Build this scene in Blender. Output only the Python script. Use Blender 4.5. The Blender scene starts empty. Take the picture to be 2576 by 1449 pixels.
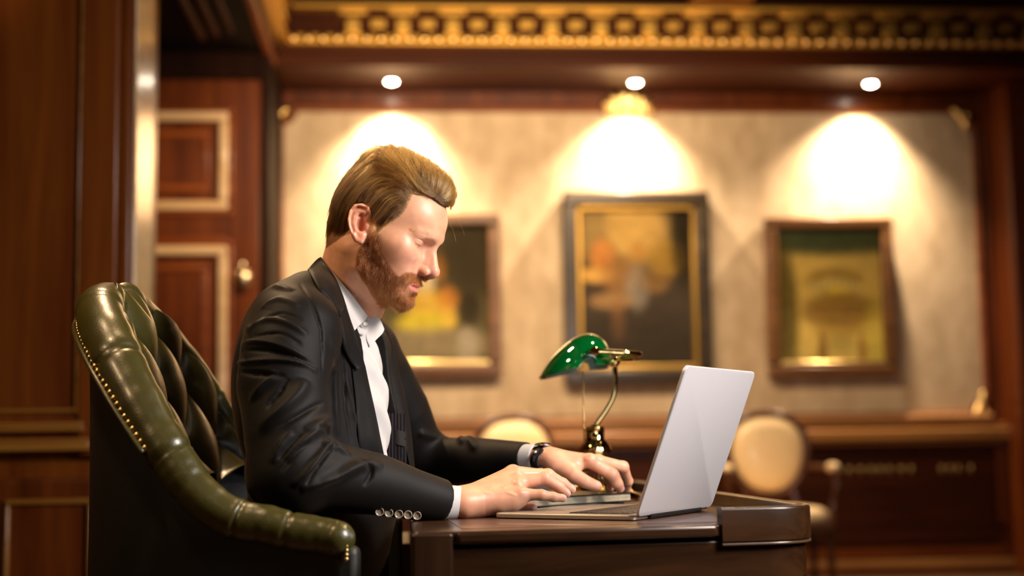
import bpy, math, random
import numpy as np
from mathutils import Vector, Matrix, Euler

# ------------------------------------------------------------------ camera
# R frame = world: back wall parallel to X.  F frame = camera heading: x right, y forward.
YAW, PITCH, ROLL = math.radians(4.3), math.radians(5.92), 0.014
CAM_H = 0.90
F_PX = 3578.0
CY, SY = math.cos(YAW), math.sin(YAW)
scene = bpy.context.scene
cam_data = bpy.data.cameras.new('camera')
cam = bpy.data.objects.new('camera', cam_data)
scene.collection.objects.link(cam)
cam_data.sensor_width = 36.0
cam_data.lens = F_PX / 2576.0 * 36.0
_cam_rot_F = Matrix.Rotation(math.pi/2 + PITCH, 3, 'X') @ Matrix.Rotation(-ROLL, 3, 'Z')
_cam_rot = Matrix.Rotation(-YAW, 3, 'Z') @ _cam_rot_F
cam.matrix_world = Matrix.Translation((0, 0, CAM_H)) @ _cam_rot.to_4x4()
cam_data.dof.use_dof = True
cam_data.dof.focus_distance = 2.36
cam_data.dof.aperture_fstop = 1.9
cam_data.clip_start = 0.05
scene.camera = cam

# ------------------------------------------------------------------ view / world
scene.view_settings.view_transform = 'Standard'
scene.view_settings.look = 'None'
scene.view_settings.gamma = 1.0
scene.view_settings.use_curve_mapping = False
scene.view_settings.exposure = 1.15
world = bpy.data.worlds.new('world'); scene.world = world
world.use_nodes = True
world.node_tree.nodes['Background'].inputs[0].default_value = (0.9, 0.55, 0.28, 1)
world.node_tree.nodes['Background'].inputs[1].default_value = 0.004
scene.cycles.max_bounces = 7
scene.cycles.diffuse_bounces = 3
scene.cycles.glossy_bounces = 3
scene.cycles.transmission_bounces = 5
scene.cycles.sample_clamp_indirect = 4.0
scene.cycles.caustics_reflective = False
scene.cycles.caustics_refractive = False

def F2R(v):
    v = np.asarray(v, float)
    o = v.copy()
    o[..., 0] = v[..., 0]*CY + v[..., 1]*SY
    o[..., 1] = -v[..., 0]*SY + v[..., 1]*CY
    return o
_RF = np.array(_cam_rot_F)
_RR = np.array(_cam_rot)
def _ray(px, py, M):
    return M @ np.array([(px-1288.0)/F_PX, -(py-724.5)/F_PX, -1.0])
def P(px, py, d):
    """point of the F frame seen at a pixel, at forward distance d"""
    r = _ray(px, py, _RF); r = r*(d/r[1])
    return np.array([r[0], r[1], r[2]+CAM_H])
def PZ(px, py, z):
    """point of the F frame seen at a pixel on the height z"""
    r = _ray(px, py, _RF); r = r*((z-CAM_H)/r[2])
    return np.array([r[0], r[1], z])
def WY(px, py, Y):
    """(x, z) of the room frame seen at a pixel on the wall plane y = Y"""
    r = _ray(px, py, _RR); r = r*(Y/r[1])
    return r[0], r[2]+CAM_H

# ------------------------------------------------------------------ lamps
def light(name, kind, loc, power, color, frame='R', target=None, **kw):
    d = bpy.data.lights.new(name, kind)
    d.energy = power; d.color = color
    for k, v in kw.items(): setattr(d, k, v)
    o = bpy.data.objects.new(name, d); scene.collection.objects.link(o)
    l = F2R(np.array(loc, float)) if frame == 'F' else np.array(loc, float)
    o.location = l
    if target is not None:
        t = F2R(np.array(target, float)) if frame == 'F' else np.array(target, float)
        o.rotation_euler = Vector(t-l).to_track_quat('-Z', 'Y').to_euler()
    return o
WARM = (1.0, 0.66, 0.36)
WARMW = (1.0, 0.76, 0.52)
WARM2 = (1.0, 0.56, 0.24)
NEUT = (1.0, 0.90, 0.84)
# added soft key from the right for face and hands; no window built
light('added_key', 'AREA', (1.50, 1.58, 1.95), 38, NEUT, 'F', (0.0, 2.45, 1.0), shape='RECTANGLE', size=0.45, size_y=0.7)
# warm ceiling lights over and behind the person
light('ceiling_glow', 'SPOT', (-1.15, 2.0, 2.85), 44, WARM, 'F', (-0.45, 2.35, 0.95), spot_size=0.9, spot_blend=0.6, shadow_soft_size=0.08)
light('ceiling_glow', 'SPOT', (-0.9, 3.6, 2.85), 55, WARM, 'F', (-0.3, 2.4, 1.2), spot_size=0.9, spot_blend=0.6, shadow_soft_size=0.06)
light('side_glow', 'SPOT', (-1.5, 1.35, 1.95), 15, WARM, 'F', (-0.30, 2.45, 1.15), spot_size=0.75, spot_blend=0.7, shadow_soft_size=0.10)  # added low side lamp that warms the neck; not a ceiling light
light('desk_glow', 'SPOT', (0.9, 3.3, 2.85), 45, WARM, 'F', (0.35, 2.5, 0.8), spot_size=0.8, spot_blend=0.6, shadow_soft_size=0.06)
light('chair_glow', 'SPOT', (0.9, 6.3, 2.9), 70, WARM, 'R', (1.1, 7.7, 0.7), spot_size=0.75, spot_blend=0.8, shadow_soft_size=0.06)  # added overhead spot that brightens the cream chairs, no fixture built
# added lights, no fixtures built, to brighten the picture wall, the cornice, the door and the pier
light('wall_wash', 'AREA', (0.6, 6.3, 2.9), 23, (1.0, 0.71, 0.43), 'R', (0.6, 8.9, 1.45), shape='RECTANGLE', size=2.4, size_y=0.3, spread=2.0)
light('cornice_glow', 'AREA', (0.8, 6.6, 1.9), 4.2, WARM, 'R', (0.8, 8.2, 3.2), shape='RECTANGLE', size=3.4, size_y=0.3, spread=1.0)
light('door_glow', 'SPOT', (-0.6, 6.3, 2.9), 28, WARM, 'R', (-1.75, 8.0, 1.9), spot_size=0.85, spot_blend=0.7, shadow_soft_size=0.05)
light('pier_glow', 'SPOT', (-0.7, 3.0, 2.8), 30, WARM2, 'R', (-1.6, 4.4, 2.75), spot_size=0.9, spot_blend=0.8, shadow_soft_size=0.05)

# ------------------------------------------------------------------ helpers: objects
def tag(o, label=None, cat=None, group=None, kind=None):
    if label: o['label'] = label
    if cat: o['category'] = cat
    if group: o['group'] = group
    if kind: o['kind'] = kind
    return o
def empty(name, loc, label, cat, group=None, frame='R'):
    o = bpy.data.objects.new(name, None); scene.collection.objects.link(o)
    l = F2R(np.array(loc, float)) if frame == 'F' else np.array(loc, float)
    o.location = l
    o.empty_display_size = 0.05
    tag(o, label, cat, group)
    return o
def parent_loc(p):
    l = np.zeros(3)
    while p is not None:
        l += np.array(p.location); p = p.parent
    return l
def mk(name, g, mat, parent=None, frame='R', smooth=True, bevel=0.0, kind=None, label=None, cat=None, group=None, subsurf=0, colors=None, angle=40, segs=2):
    """g: M builder or (verts, faces)"""
    if isinstance(g, M): v, f = g.arrays()
    else: v, f = g
    v = np.asarray(v, float)
    if frame == 'F': v = F2R(v)
    off = parent_loc(parent)
    v = v - off
    origin = np.zeros(3)
    if parent is None:
        origin = np.array([(v[:,0].min()+v[:,0].max())/2, (v[:,1].min()+v[:,1].max())/2, v[:,2].min()])
        v = v - origin
    me = bpy.data.meshes.new(name)
    if isinstance(f, np.ndarray):
        n, k = f.shape
        me.vertices.add(len(v)); me.vertices.foreach_set('co', v.astype(np.float32).ravel())
        me.loops.add(n*k); me.loops.foreach_set('vertex_index', f.astype(np.int32).ravel())
        me.polygons.add(n)
        me.polygons.foreach_set('loop_start', (np.arange(n)*k).astype(np.int32))
        me.polygons.foreach_set('loop_total', np.full(n, k, np.int32))
        me.update(calc_edges=True)
    else:
        me.from_pydata([tuple(p) for p in v], [], [tuple(int(i) for i in q) for q in f]); me.update()
    me.validate()
    me.materials.append(mat)
    if smooth:
        me.polygons.foreach_set('use_smooth', np.ones(len(me.polygons), bool))
        if angle < 170: me.set_sharp_from_angle(angle=math.radians(angle))
    if colors is not None:
        a = me.color_attributes.new('Col', 'FLOAT_COLOR', 'POINT')
        c = np.ones((len(v), 4), np.float32); c[:, :3] = colors
        a.data.foreach_set('color', c.ravel())
    o = bpy.data.objects.new(name, me); scene.collection.objects.link(o)
    o.location = origin
    o.parent = parent
    if bevel > 0:
        b = o.modifiers.new('bevel', 'BEVEL'); b.width = bevel; b.segments = segs; b.limit_method = 'ANGLE'; b.angle_limit = math.radians(35)
        b.harden_normals = False
    if subsurf:
        s = o.modifiers.new('sub', 'SUBSURF'); s.levels = subsurf; s.render_levels = subsurf
    tag(o, label, cat, group, kind)
    return o
def rotz(a): c, s = math.cos(a), math.sin(a); return np.array([[c,-s,0],[s,c,0],[0,0,1.0]])
def rotx(a): c, s = math.cos(a), math.sin(a); return np.array([[1.0,0,0],[0,c,-s],[0,s,c]])
def roty(a): c, s = math.cos(a), math.sin(a); return np.array([[c,0,s],[0,1.0,0],[-s,0,c]])
def unit(v): v = np.asarray(v, float); return v/(np.linalg.norm(v)+1e-12)
def frame_of(zdir, up=(0,0,1)):
    z = unit(zdir); u = np.array(up, float)
    if abs(z@unit(u)) > 0.98: u = np.array([1.0,0,0])
    x = unit(np.cross(u, z)); y = np.cross(z, x)
    return np.stack([x, y, z], 1)
def spline(pts, n):
    """Catmull-Rom through rows of pts (any columns), n samples"""
    p = np.asarray(pts, float); m = len(p)
    q = np.vstack([2*p[0]-p[1], p, 2*p[-1]-p[-2]])
    t = np.linspace(0, m-1, n); i = np.minimum(t.astype(int), m-2); u = (t-i)[:, None]
    a, b, c, d = q[i], q[i+1], q[i+2], q[i+3]
    return 0.5*((2*b)+(-a+c)*u+(2*a-5*b+4*c-d)*u**2+(-a+3*b-3*c+d)*u**3)

class M:
    def __init__(s): s.v = []; s.f = []; s.n = 0
    def add(s, v, f):
        v = np.asarray(v, float).reshape(-1, 3)
        s.v.append(v)
        for q in f: s.f.append(tuple(int(i)+s.n for i in q))
        s.n += len(v); return s
    def arrays(s): return np.vstack(s.v), s.f
    def box(s, x0, x1, y0, y1, z0, z1, R=None, c=None):
        v = np.array([(x,y,z) for x in (x0,x1) for y in (y0,y1) for z in (z0,z1)], float)
        if R is not None: v = v@np.asarray(R).T
        if c is not None: v = v+np.asarray(c)
        return s.add(v, [(0,1,3,2),(4,6,7,5),(0,4,5,1),(2,3,7,6),(0,2,6,4),(1,5,7,3)])
    def lathe(s, prof, n=32, c=(0,0,0), R=None, cap=True):
        prof = np.asarray(prof, float); k = len(prof)
        a = np.linspace(0, 2*np.pi, n, endpoint=False)
        v = np.zeros((k, n, 3))
        v[:,:,0] = prof[:,0:1]*np.cos(a); v[:,:,1] = prof[:,0:1]*np.sin(a); v[:,:,2] = prof[:,1:2]
        v = v.reshape(-1, 3)
        if R is not None: v = v@np.asarray(R).T
        v = v+np.asarray(c)
        f = [(i*n+j, i*n+(j+1)%n, (i+1)*n+(j+1)%n, (i+1)*n+j) for i in range(k-1) for j in range(n)]
        if cap:
            f.append(tuple(range(n-1, -1, -1))); f.append(tuple((k-1)*n+j for j in range(n)))
        return s.add(v, f)
    def tube(s, pts, r, n=12, cap=True, flat=None, up=(0,0,1)):
        pts = np.asarray(pts, float); k = len(pts)
        r = np.broadcast_to(np.asarray(r, float), (k,))
        T = np.gradient(pts, axis=0); T /= (np.linalg.norm(T, axis=1, keepdims=True)+1e-12)
        u = np.cross(T[0], up); 
        if np.linalg.norm(u) < 1e-3: u = np.cross(T[0], (1,0,0))
        u = unit(u); out = []
        a = np.linspace(0, 2*np.pi, n, endpoint=False)
        for i in range(k):
            u = unit(u-T[i]*(u@T[i])); w = np.cross(T[i], u)
            fl = 1.0 if flat is None else flat
            out.append(pts[i]+r[i]*(np.cos(a)[:,None]*u+fl*np.sin(a)[:,None]*w))
        v = np.vstack(out)
        f = [(i*n+j, i*n+(j+1)%n, (i+1)*n+(j+1)%n, (i+1)*n+j) for i in range(k-1) for j in range(n)]
        if cap: f.append(tuple(range(n-1,-1,-1))); f.append(tuple((k-1)*n+j for j in range(n)))
        return s.add(v, f)
    def ball(s, c, r, n=16, m=10, R=None):
        r = np.broadcast_to(np.asarray(r, float), (3,))
        th = np.linspace(0, np.pi, m+1)[1:-1]; a = np.linspace(0, 2*np.pi, n, endpoint=False)
        v = [(0,0,1)]+[(math.sin(t)*math.cos(b), math.sin(t)*math.sin(b), math.cos(t)) for t in th for b in a]+[(0,0,-1)]
        v = np.array(v)*r
        if R is not None: v = v@np.asarray(R).T
        f = [(0, 1+j, 1+(j+1)%n) for j in range(n)]
        for i in range(m-2):
            f += [(1+i*n+j, 1+(i+1)*n+j, 1+(i+1)*n+(j+1)%n, 1+i*n+(j+1)%n) for j in range(n)]
        L = 1+(m-1)*n; b = 1+(m-2)*n
        f += [(L, b+(j+1)%n, b+j) for j in range(n)]
        return s.add(v+np.asarray(c), f)
    def prism(s, poly, h0, h1, axis=2):
        """poly: 2-D outline, extruded along axis between h0 and h1"""
        poly = np.asarray(poly, float); n = len(poly); v = []
        for h in (h0, h1):
            for p in poly:
                q = [p[0], p[1]]; q.insert(axis, h); v.append(q)
        f = [tuple(range(n-1,-1,-1)), tuple(range(n, 2*n))]+[(i, (i+1)%n, n+(i+1)%n, n+i) for i in range(n)]
        return s.add(v, f)
    def grid(s, V, close_u=False, close_v=False):
        V = np.asarray(V, float); a, b = V.shape[:2]
        f = []
        for i in range(a if close_u else a-1):
            for j in range(b if close_v else b-1):
                f.append((i*b+j, i*b+(j+1)%b, ((i+1)%a)*b+(j+1)%b, ((i+1)%a)*b+j))
        return s.add(V.reshape(-1,3), f)
def rrect(w, h, r, n=6):
    out = []
    for cx, cy, a0 in ((w/2-r, h/2-r, 0), (-w/2+r, h/2-r, 90), (-w/2+r, -h/2+r, 180), (w/2-r, -h/2+r, 270)):
        for k in range(n+1):
            a = math.radians(a0+90*k/n); out.append((cx+r*math.cos(a), cy+r*math.sin(a)))
    return out

# ------------------------------------------------------------------ helpers: materials
def mat_base(name):
    m = bpy.data.materials.new(name); m.use_nodes = True
    nt = m.node_tree; b = nt.nodes['Principled BSDF']
    return m, nt, b
def pset(b, **kw):
    names = dict(color='Base Color', rough='Roughness', metal='Metallic', coat='Coat Weight', coat_rough='Coat Roughness', spec='Specular IOR Level',
                 trans='Transmission Weight', ior='IOR', sub='Subsurface Weight', sub_scale='Subsurface Scale', sheen='Sheen Weight', sheen_rough='Sheen Roughness', emit='Emission Color', emit_s='Emission Strength', aniso='Anisotropic')
    for k, v in kw.items():
        i = b.inputs[names[k]]
        i.default_value = (*v, 1) if isinstance(v, tuple) and len(v) == 3 and i.type == 'RGBA' else v
def plain(name, color, rough=0.5, noise=0.0, nscale=60, bump=0.0, bscale=200, **kw):
    m, nt, b = mat_base(name)
    pset(b, color=color, rough=rough, **kw)
    tc = nt.nodes.new('ShaderNodeTexCoord')
    n = nt.nodes.new('ShaderNodeTexNoise'); n.inputs['Scale'].default_value = nscale; n.inputs['Detail'].default_value = 4
    nt.links.new(tc.outputs['Object'], n.inputs['Vector'])
    mx = nt.nodes.new('ShaderNodeMix'); mx.data_type = 'RGBA'
    mx.inputs[6].default_value = (*[c*(1-noise) for c in color], 1); mx.inputs[7].default_value = (*[min(1, c*(1+noise)) for c in color], 1)
    nt.links.new(n.outputs['Fac'], mx.inputs[0]); nt.links.new(mx.outputs[2], b.inputs['Base Color'])
    if bump > 0:
        n2 = nt.nodes.new('ShaderNodeTexNoise'); n2.inputs['Scale'].default_value = bscale; n2.inputs['Detail'].default_value = 3
        nt.links.new(tc.outputs['Object'], n2.inputs['Vector'])
        bp = nt.nodes.new('ShaderNodeBump'); bp.inputs['Strength'].default_value = bump; bp.inputs['Distance'].default_value = 0.002
        nt.links.new(n2.outputs['Fac'], bp.inputs['Height']); nt.links.new(bp.outputs['Normal'], b.inputs['Normal'])
    return m
def wood(name, c1, c2, axis=2, rough=0.36, scale=14, coat=0.12, stretch=0.07):
    m, nt, b = mat_base(name)
    tc = nt.nodes.new('ShaderNodeTexCoord'); mp = nt.nodes.new('ShaderNodeMapping')
    s = [1.0, 1.0, 1.0]; s[axis] = stretch
    mp.inputs['Scale'].default_value = s
    nt.links.new(tc.outputs['Object'], mp.inputs['Vector'])
    n = nt.nodes.new('ShaderNodeTexNoise'); n.inputs['Scale'].default_value = scale; n.inputs['Detail'].default_value = 8; n.inputs['Roughness'].default_value = 0.62
    n.inputs['Distortion'].default_value = 0.6
    nt.links.new(mp.outputs[0], n.inputs['Vector'])
    cr = nt.nodes.new('ShaderNodeValToRGB')
    cr.color_ramp.elements[0].position = 0.35; cr.color_ramp.elements[0].color = (*c1, 1)
    cr.color_ramp.elements[1].position = 0.68; cr.color_ramp.elements[1].color = (*c2, 1)
    nt.links.new(n.outputs['Fac'], cr.inputs[0]); nt.links.new(cr.outputs[0], b.inputs['Base Color'])
    bp = nt.nodes.new('ShaderNodeBump'); bp.inputs['Strength'].default_value = 0.08; bp.inputs['Distance'].default_value = 0.002
    nt.links.new(n.outputs['Fac'], bp.inputs['Height']); nt.links.new(bp.outputs['Normal'], b.inputs['Normal'])
    pset(b, rough=rough, coat=coat, coat_rough=0.15, spec=0.32)
    return m
def metal(name, color, rough=0.15, bump=0.0):
    m = plain(name, color, rough, noise=0.05, nscale=30, bump=bump, bscale=300, metal=1.0)
    return m
def emissive(name, color, s):
    m, nt, b = mat_base(name); pset(b, color=(0,0,0), emit=color, emit_s=s); return m
MAHOG = wood('mahogany', (0.070, 0.012, 0.001), (0.16, 0.036, 0.004), 2)
MAHOGX = wood('mahogany_rail', (0.12, 0.022, 0.002), (0.26, 0.065, 0.008), 0)
MAHOGD = wood('mahogany_dark', (0.030, 0.006, 0.001), (0.065, 0.014, 0.002), 0, rough=0.5, coat=0.04)
pset(MAHOGD.node_tree.nodes['Principled BSDF'], spec=0.15)
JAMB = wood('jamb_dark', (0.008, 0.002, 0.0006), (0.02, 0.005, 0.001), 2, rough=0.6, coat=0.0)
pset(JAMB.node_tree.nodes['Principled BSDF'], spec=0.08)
DESKW = wood('desk_walnut', (0.016, 0.006, 0.0018), (0.044, 0.018, 0.006), 0, rough=0.3, scale=18)
DESKV = wood('desk_walnut_upright', (0.016, 0.006, 0.0018), (0.040, 0.016, 0.0055), 2, rough=0.35, scale=18)
GILT = metal('gilt', (0.82, 0.50, 0.11), 0.45)
GILTB = metal('gilt_bright', (0.95, 0.66, 0.25), 0.3)
BRASS = metal('polished_brass', (0.90, 0.66, 0.26), 0.07)
BLACK = plain('black_lacquer', (0.01, 0.01, 0.01), 0.35)
# ================================================================== ROOM (R frame)
YB, YL, ZS = 8.9, 8.0, 3.09
YC = 8.31                       # front of the soffit and its cornice     # back wall plane, front of the left door bay, low ceiling height
XL_BAY = WY(690, 150, YC)[0]   # inner end of the door bay
XR = 4.2
XLEFT = -3.6
# floor / ceilings
mk('floor', M().box(XLEFT, XR, -2.5, 9.2, -0.1, 0), plain('parquet', (0.10,0.045,0.018), 0.35, noise=0.4, nscale=8), kind='structure')
mk('ceiling', M().box(XLEFT, XR, -2.5, 9.2, 3.85, 3.95), plain('ceiling_dark', (0.02,0.009,0.004), 0.7), kind='structure')
# low ceiling left of the coffer and the soffit in front of the picture wall
s = M()
s.box(XLEFT, XL_BAY, -2.5, YL+0.9, ZS, 3.85)
mk('ceiling', s, plain('low_ceiling', (0.006,0.0025,0.001), 0.8, spec=0.1), kind='structure')
mk('ceiling', M().box(XL_BAY, XR, YC, YB+0.3, ZS, 3.85), MAHOGD, kind='structure', bevel=0.01)
# walls
mk('wall_back', M().box(XLEFT, XR, YB+0.02, YB+0.3, 0, ZS), MAHOG, kind='structure')
mk('wall_left', M().box(XLEFT-0.2, XLEFT, -2.5, 9.2, 0, 3.85), MAHOG, kind='structure')
mk('wall_right', M().box(XR, XR+0.2, -2.5, 9.2, 0, 3.85), MAHOG, kind='structure')
mk('wall_rear', M().box(XLEFT, XR, -2.7, -2.5, 0, 3.85), MAHOG, kind='structure')
# cornice of the coffer: carved gilded fret band facing the room
YF_ = YC-0.08
u0 = WY(852, 100, YF_)[0]; unitw = (WY(2440, 100, YF_)[0]-WY(728, 100, YF_)[0])/14.0
def zc(py): return WY(1500, py, YF_)[1]
mk('trim_1', M().box(XL_BAY+0.02, XR, YC-0.05, YC, ZS+0.03, zc(0)), MAHOGD, kind='structure', bevel=0.004)
mk('trim_20', M().box(XL_BAY-0.03, XR, YC-0.075, YC, ZS-0.012, zc(134)), MAHOGD, kind='structure', bevel=0.012)
c = M()
c.box(XL_BAY+0.06, XR, YC-0.10, YC-0.04, zc(116), zc(92))
c.box(XL_BAY+0.06, XR, YC-0.13, YC-0.04, zc(30), zc(18))
mk('trim_24', c, GILT, kind='structure', bevel=0.006)
fr = M()
for i in range(-1, 20):
    x = u0+unitw*i
    if x < XL_BAY+0.12 or x > XR-0.3: continue
    fr.box(x, x+unitw*0.58, YC-0.12, YC-0.04, zc(44), zc(29))
    xx = x+unitw*0.29
    fr.prism([(xx+0.042*math.cos(t), zc(62)+0.022*math.sin(t)) for t in np.linspace(0, math.pi, 8)]+[(xx-0.042, zc(93)), (xx+0.042, zc(93))], YC-0.115, YC-0.04, axis=1)
    fr.box(x+unitw*0.635, x+unitw*0.945, YC-0.105, YC-0.04, zc(75), zc(54))
mk('trim_3', fr, GILT, kind='structure', bevel=0.006)
bd = M(); nb = int((XR-XL_BAY-0.2)/ (unitw*0.29))
for i in range(nb):
    bd.ball((XL_BAY+0.12+i*unitw*0.29, YC-0.105, zc(104)), (unitw*0.12, 0.02, 0.024), 8, 6)
mk('trim_4', bd, GILTB, kind='structure')
# left return of the coffer, running towards the camera
mk('trim_21', M().box(XL_BAY-0.03, XL_BAY+0.02, 1.0, YC, ZS-0.012, ZS+0.04), MAHOGX, kind='structure', bevel=0.01)
mk('trim_22', M().box(XL_BAY-0.02, XL_BAY+0.03, 1.0, YC, ZS+0.04, 3.6), MAHOGD, kind='structure')
lr = M()
lr.box(XL_BAY, XL_BAY+0.09, 1.0, YC-0.05, zc(116), zc(92))
lr.box(XL_BAY, XL_BAY+0.12, 1.0, YC-0.05, zc(30), zc(18))
for i in range(10):
    lr.box(XL_BAY+0.03, XL_BAY+0.10, 7.9-i*unitw, 7.9-i*unitw+unitw*.5, zc(85), zc(40))
mk('trim_5', lr, GILT, kind='structure', bevel=0.006)
xb = WY(1725, 5, YF_)[0], WY(1885, 5, YF_)[0]
mk('trim_6', M().box(xb[0], xb[1], 7.0, YC-0.06, zc(14), zc(-10)), MAHOGX, kind='structure', bevel=0.01)
# ---- picture wall: fabric field with clipped corners
xl, zt = WY(712, 283, YB); xr = WY(2438, 283, YB)[0]; zb = WY(1800, 1046, YB)[1]
zt = WY(1550, 283, YB)[1]
def fabric_mat():
    m, nt, b = mat_base('wall_fabric')
    tc = nt.nodes.new('ShaderNodeTexCoord'); mp = nt.nodes.new('ShaderNodeMapping'); mp.inputs['Scale'].default_value = (1.6, 1, 0.8)
    nt.links.new(tc.outputs['Object'], mp.inputs['Vector'])
    n = nt.nodes.new('ShaderNodeTexNoise'); n.inputs['Scale'].default_value = 5; n.inputs['Detail'].default_value = 7; n.inputs['Roughness'].default_value = 0.7
    nt.links.new(mp.outputs[0], n.inputs['Vector'])
    cr = nt.nodes.new('ShaderNodeValToRGB')
    cr.color_ramp.elements[0].position = 0.3; cr.color_ramp.elements[0].color = (0.46, 0.33, 0.19, 1)
    cr.color_ramp.elements[1].position = 0.7; cr.color_ramp.elements[1].color = (0.74, 0.58, 0.38, 1)
    nt.links.new(n.outputs['Fac'], cr.inputs[0]); nt.links.new(cr.outputs[0], b.inputs['Base Color'])
    pset(b, rough=0.75, sheen=0.2)
    return m
def clipped(x0, x1, z0, z1, r):
    pts = []
    for cx, cz, a0 in ((x1, z1, 180), (x1, z0, 90), (x0, z0, 0), (x0, z1, 270)):
        for k in range(7):
            a = math.radians(a0+90*(1-k/6) if False else a0+ (90*k/6))
            pts.append((cx+r*math.cos(a), cz+r*math.sin(a)))
    return pts
def clipped_outline(x0, x1, z0, z1, r):
    # concave (scooped) corners, walked counter-clockwise
    pts = []
    for cx, cz, a0, a1 in ((x0, z0, 90, 0), (x1, z0, 180, 90), (x1, z1, 270, 180), (x0, z1, 360, 270)):
        for k in range(7):
            a = math.radians(a0+(a1-a0)*k/6); pts.append((cx+r*math.cos(a), cz+r*math.sin(a)))
    return pts
fo = clipped_outline(xl, xr, zb, zt, 0.09)
mk('wall_fabric', M().prism(fo, YB-0.03, YB+0.02, axis=1), fabric_mat(), kind='structure', smooth=False)
# thin moulding round the fabric
fm = M(); pth = np.array([(p[0], YB-0.035, p[1]) for p in clipped_outline(xl-0.012, xr+0.012, zb-0.012, zt+0.012, 0.09)])
pth = np.vstack([pth, pth[:2]])
fm.tube(pth, 0.022, 8)
mk('trim_7', fm, MAHOGX, kind='structure')
LEDGE = wood('ledge_wood', (0.34, 0.17, 0.065), (0.52, 0.28, 0.12), 0, rough=0.3)  # lit tan of the ledge is put into its base colour
mk('trim_26', M().box(xl-0.02, xr+0.03, YB-0.10, YB+0.01, WY(1800,1068,YB-.1)[1], zb-0.004), LEDGE, kind='structure', bevel=0.02, segs=4)
RAILW = wood('rail_wood', (0.26, 0.11, 0.030), (0.42, 0.20, 0.06), 0, rough=0.3)  # brighter than the mahogany: light reflected by the rail is put into its colour
# rails and stiles round the picture wall
t = M()
t.box(xr+0.05, xr+0.20, YB-0.06, YB+0.02, 0.3, ZS)
t.box(xr+0.24, xr+0.60, YB-0.14, YB+0.02, 0.3, ZS)
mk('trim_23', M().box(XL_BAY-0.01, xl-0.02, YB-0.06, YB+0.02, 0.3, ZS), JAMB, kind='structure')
mk('trim_8', t, MAHOG, kind='structure', bevel=0.008)
zr0 = WY(2300, 1107, YB-0.15)[1]; zr1 = WY(2300, 1078, YB-0.15)[1]
d = M(); d.box(XL_BAY-0.01, XR, YB-0.16, YB+0.02, zr0, zr1); d.box(XL_BAY-0.01, XR, YB-0.10, YB+0.02, zr0-0.03, zr0); d.box(XL_BAY, XR, YB-0.08, YB+0.02, zr1, zr1+0.03)
mk('trim_9', d, RAILW, kind='structure', bevel=0.012, segs=3)
zk = WY(2300, 1408, YB-0.1)[1]
d = M(); d.box(XL_BAY-0.01, XR, YB-0.10, YB+0.02, 0, zk); d.box(XL_BAY-0.01, XR, YB-0.05, YB+0.02, zk, zk+0.07)
mk('baseboard_back', d, MAHOGX, kind='structure', bevel=0.012)
mk('trim_27', M().box(XL_BAY-0.01, XR, YB-0.13, YB+0.02, WY(2300,1431,YB-.13)[1], WY(2300,1408,YB-.13)[1]), RAILW, kind='structure', bevel=0.012, segs=3)
# dado panels with a row of small studs
xg0 = WY(2080, 1180, YB)[0]; xg1 = WY(2500, 1180, YB)[0]
mk('trim_10', M().box(XL_BAY, xg1, YB-0.03, YB+0.02, zk+0.1, zr0-0.08), MAHOGD, kind='structure', bevel=0.01)
gl = M(); zs = WY(2300, 1181, YB-0.05)[1]
for q in (2115,2140,2167,2193,2216,2240,2269,2295,2371,2393,2414,2445):
    gl.ball((WY(q,1181,YB-0.05)[0], YB-0.04, zs), (0.020,0.014,0.030), 8, 6)
mk('trim_11', gl, metal('stud_dim', (0.45,0.30,0.12), 0.4), kind='structure')
# right hand pilaster
d = M(); x0 = WY(2545, 700, 8.6)[0]; d.box(x0, XR, 8.55, YB+0.02, 0, ZS); d.box(x0+0.12, XR, 8.50, 8.56, 0.15, ZS-0.2)
mk('trim_12', d, MAHOG, kind='structure', bevel=0.012)

# ---- left bay with the panelled door
xd1 = WY(655, 600, YL)[0]
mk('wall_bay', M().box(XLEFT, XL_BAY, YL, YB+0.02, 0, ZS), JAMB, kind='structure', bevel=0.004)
zd = WY(500, 205, YL)[1]
xd0 = xd1-1.25
dr = mk('door_1', M().box(xd0, xd1, YL-0.05, YL+0.0, 0.02, zd), MAHOG, kind='structure', bevel=0.01)
MOULD = wood('moulding_lit', (0.60,0.40,0.20), (0.80,0.58,0.34), 0, rough=0.22, coat=0.6)  # pale colour stands in for glossy reflections on the mahogany mouldings
def panel(x0, x1, z0, z1, name):
    g = M()
    def ring(a, w, y0, y1):
        g.box(x0+a, x1-a, y0, y1, z1-a-w, z1-a); g.box(x0+a, x1-a, y0, y1, z0+a, z0+a+w)
        g.box(x1-a-w, x1-a, y0, y1, z0+a+w, z1-a-w); g.box(x0+a, x0+a+w, y0, y1, z0+a+w, z1-a-w)
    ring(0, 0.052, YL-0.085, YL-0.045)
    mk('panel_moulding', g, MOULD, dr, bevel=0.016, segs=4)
    g = M(); ring(-0.03, 0.035, YL-0.068, YL-0.045); ring(0.105, 0.038, YL-0.072, YL-0.045)
    mk('panel_bead', g, MAHOGX, dr, bevel=0.012, segs=3)
    mk('raised_panel', M().box(x0+0.14, x1-0.14, YL-0.06, YL-0.045, z0+0.14, z1-0.14), MAHOG, dr, bevel=0.006)
xp1 = WY(574, 400, YL-.08)[0]; xp0 = xp1-0.95
panel(xp0, xp1, WY(500, 528, YL-.08)[1], WY(500, 280, YL-.08)[1], 'a')
panel(xp0, xp1, 0.35, WY(500, 618, YL-.08)[1], 'b')
zz = WY(500, 604, YL-.08)[1]
mk('rail_bead', M().box(xp0, xp1-0.0, YL-0.07, YL-0.045, zz-0.02, zz+0.02), MAHOGX, dr, bevel=0.01)
kx, kz = WY(613, 700, YL-.1)
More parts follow.
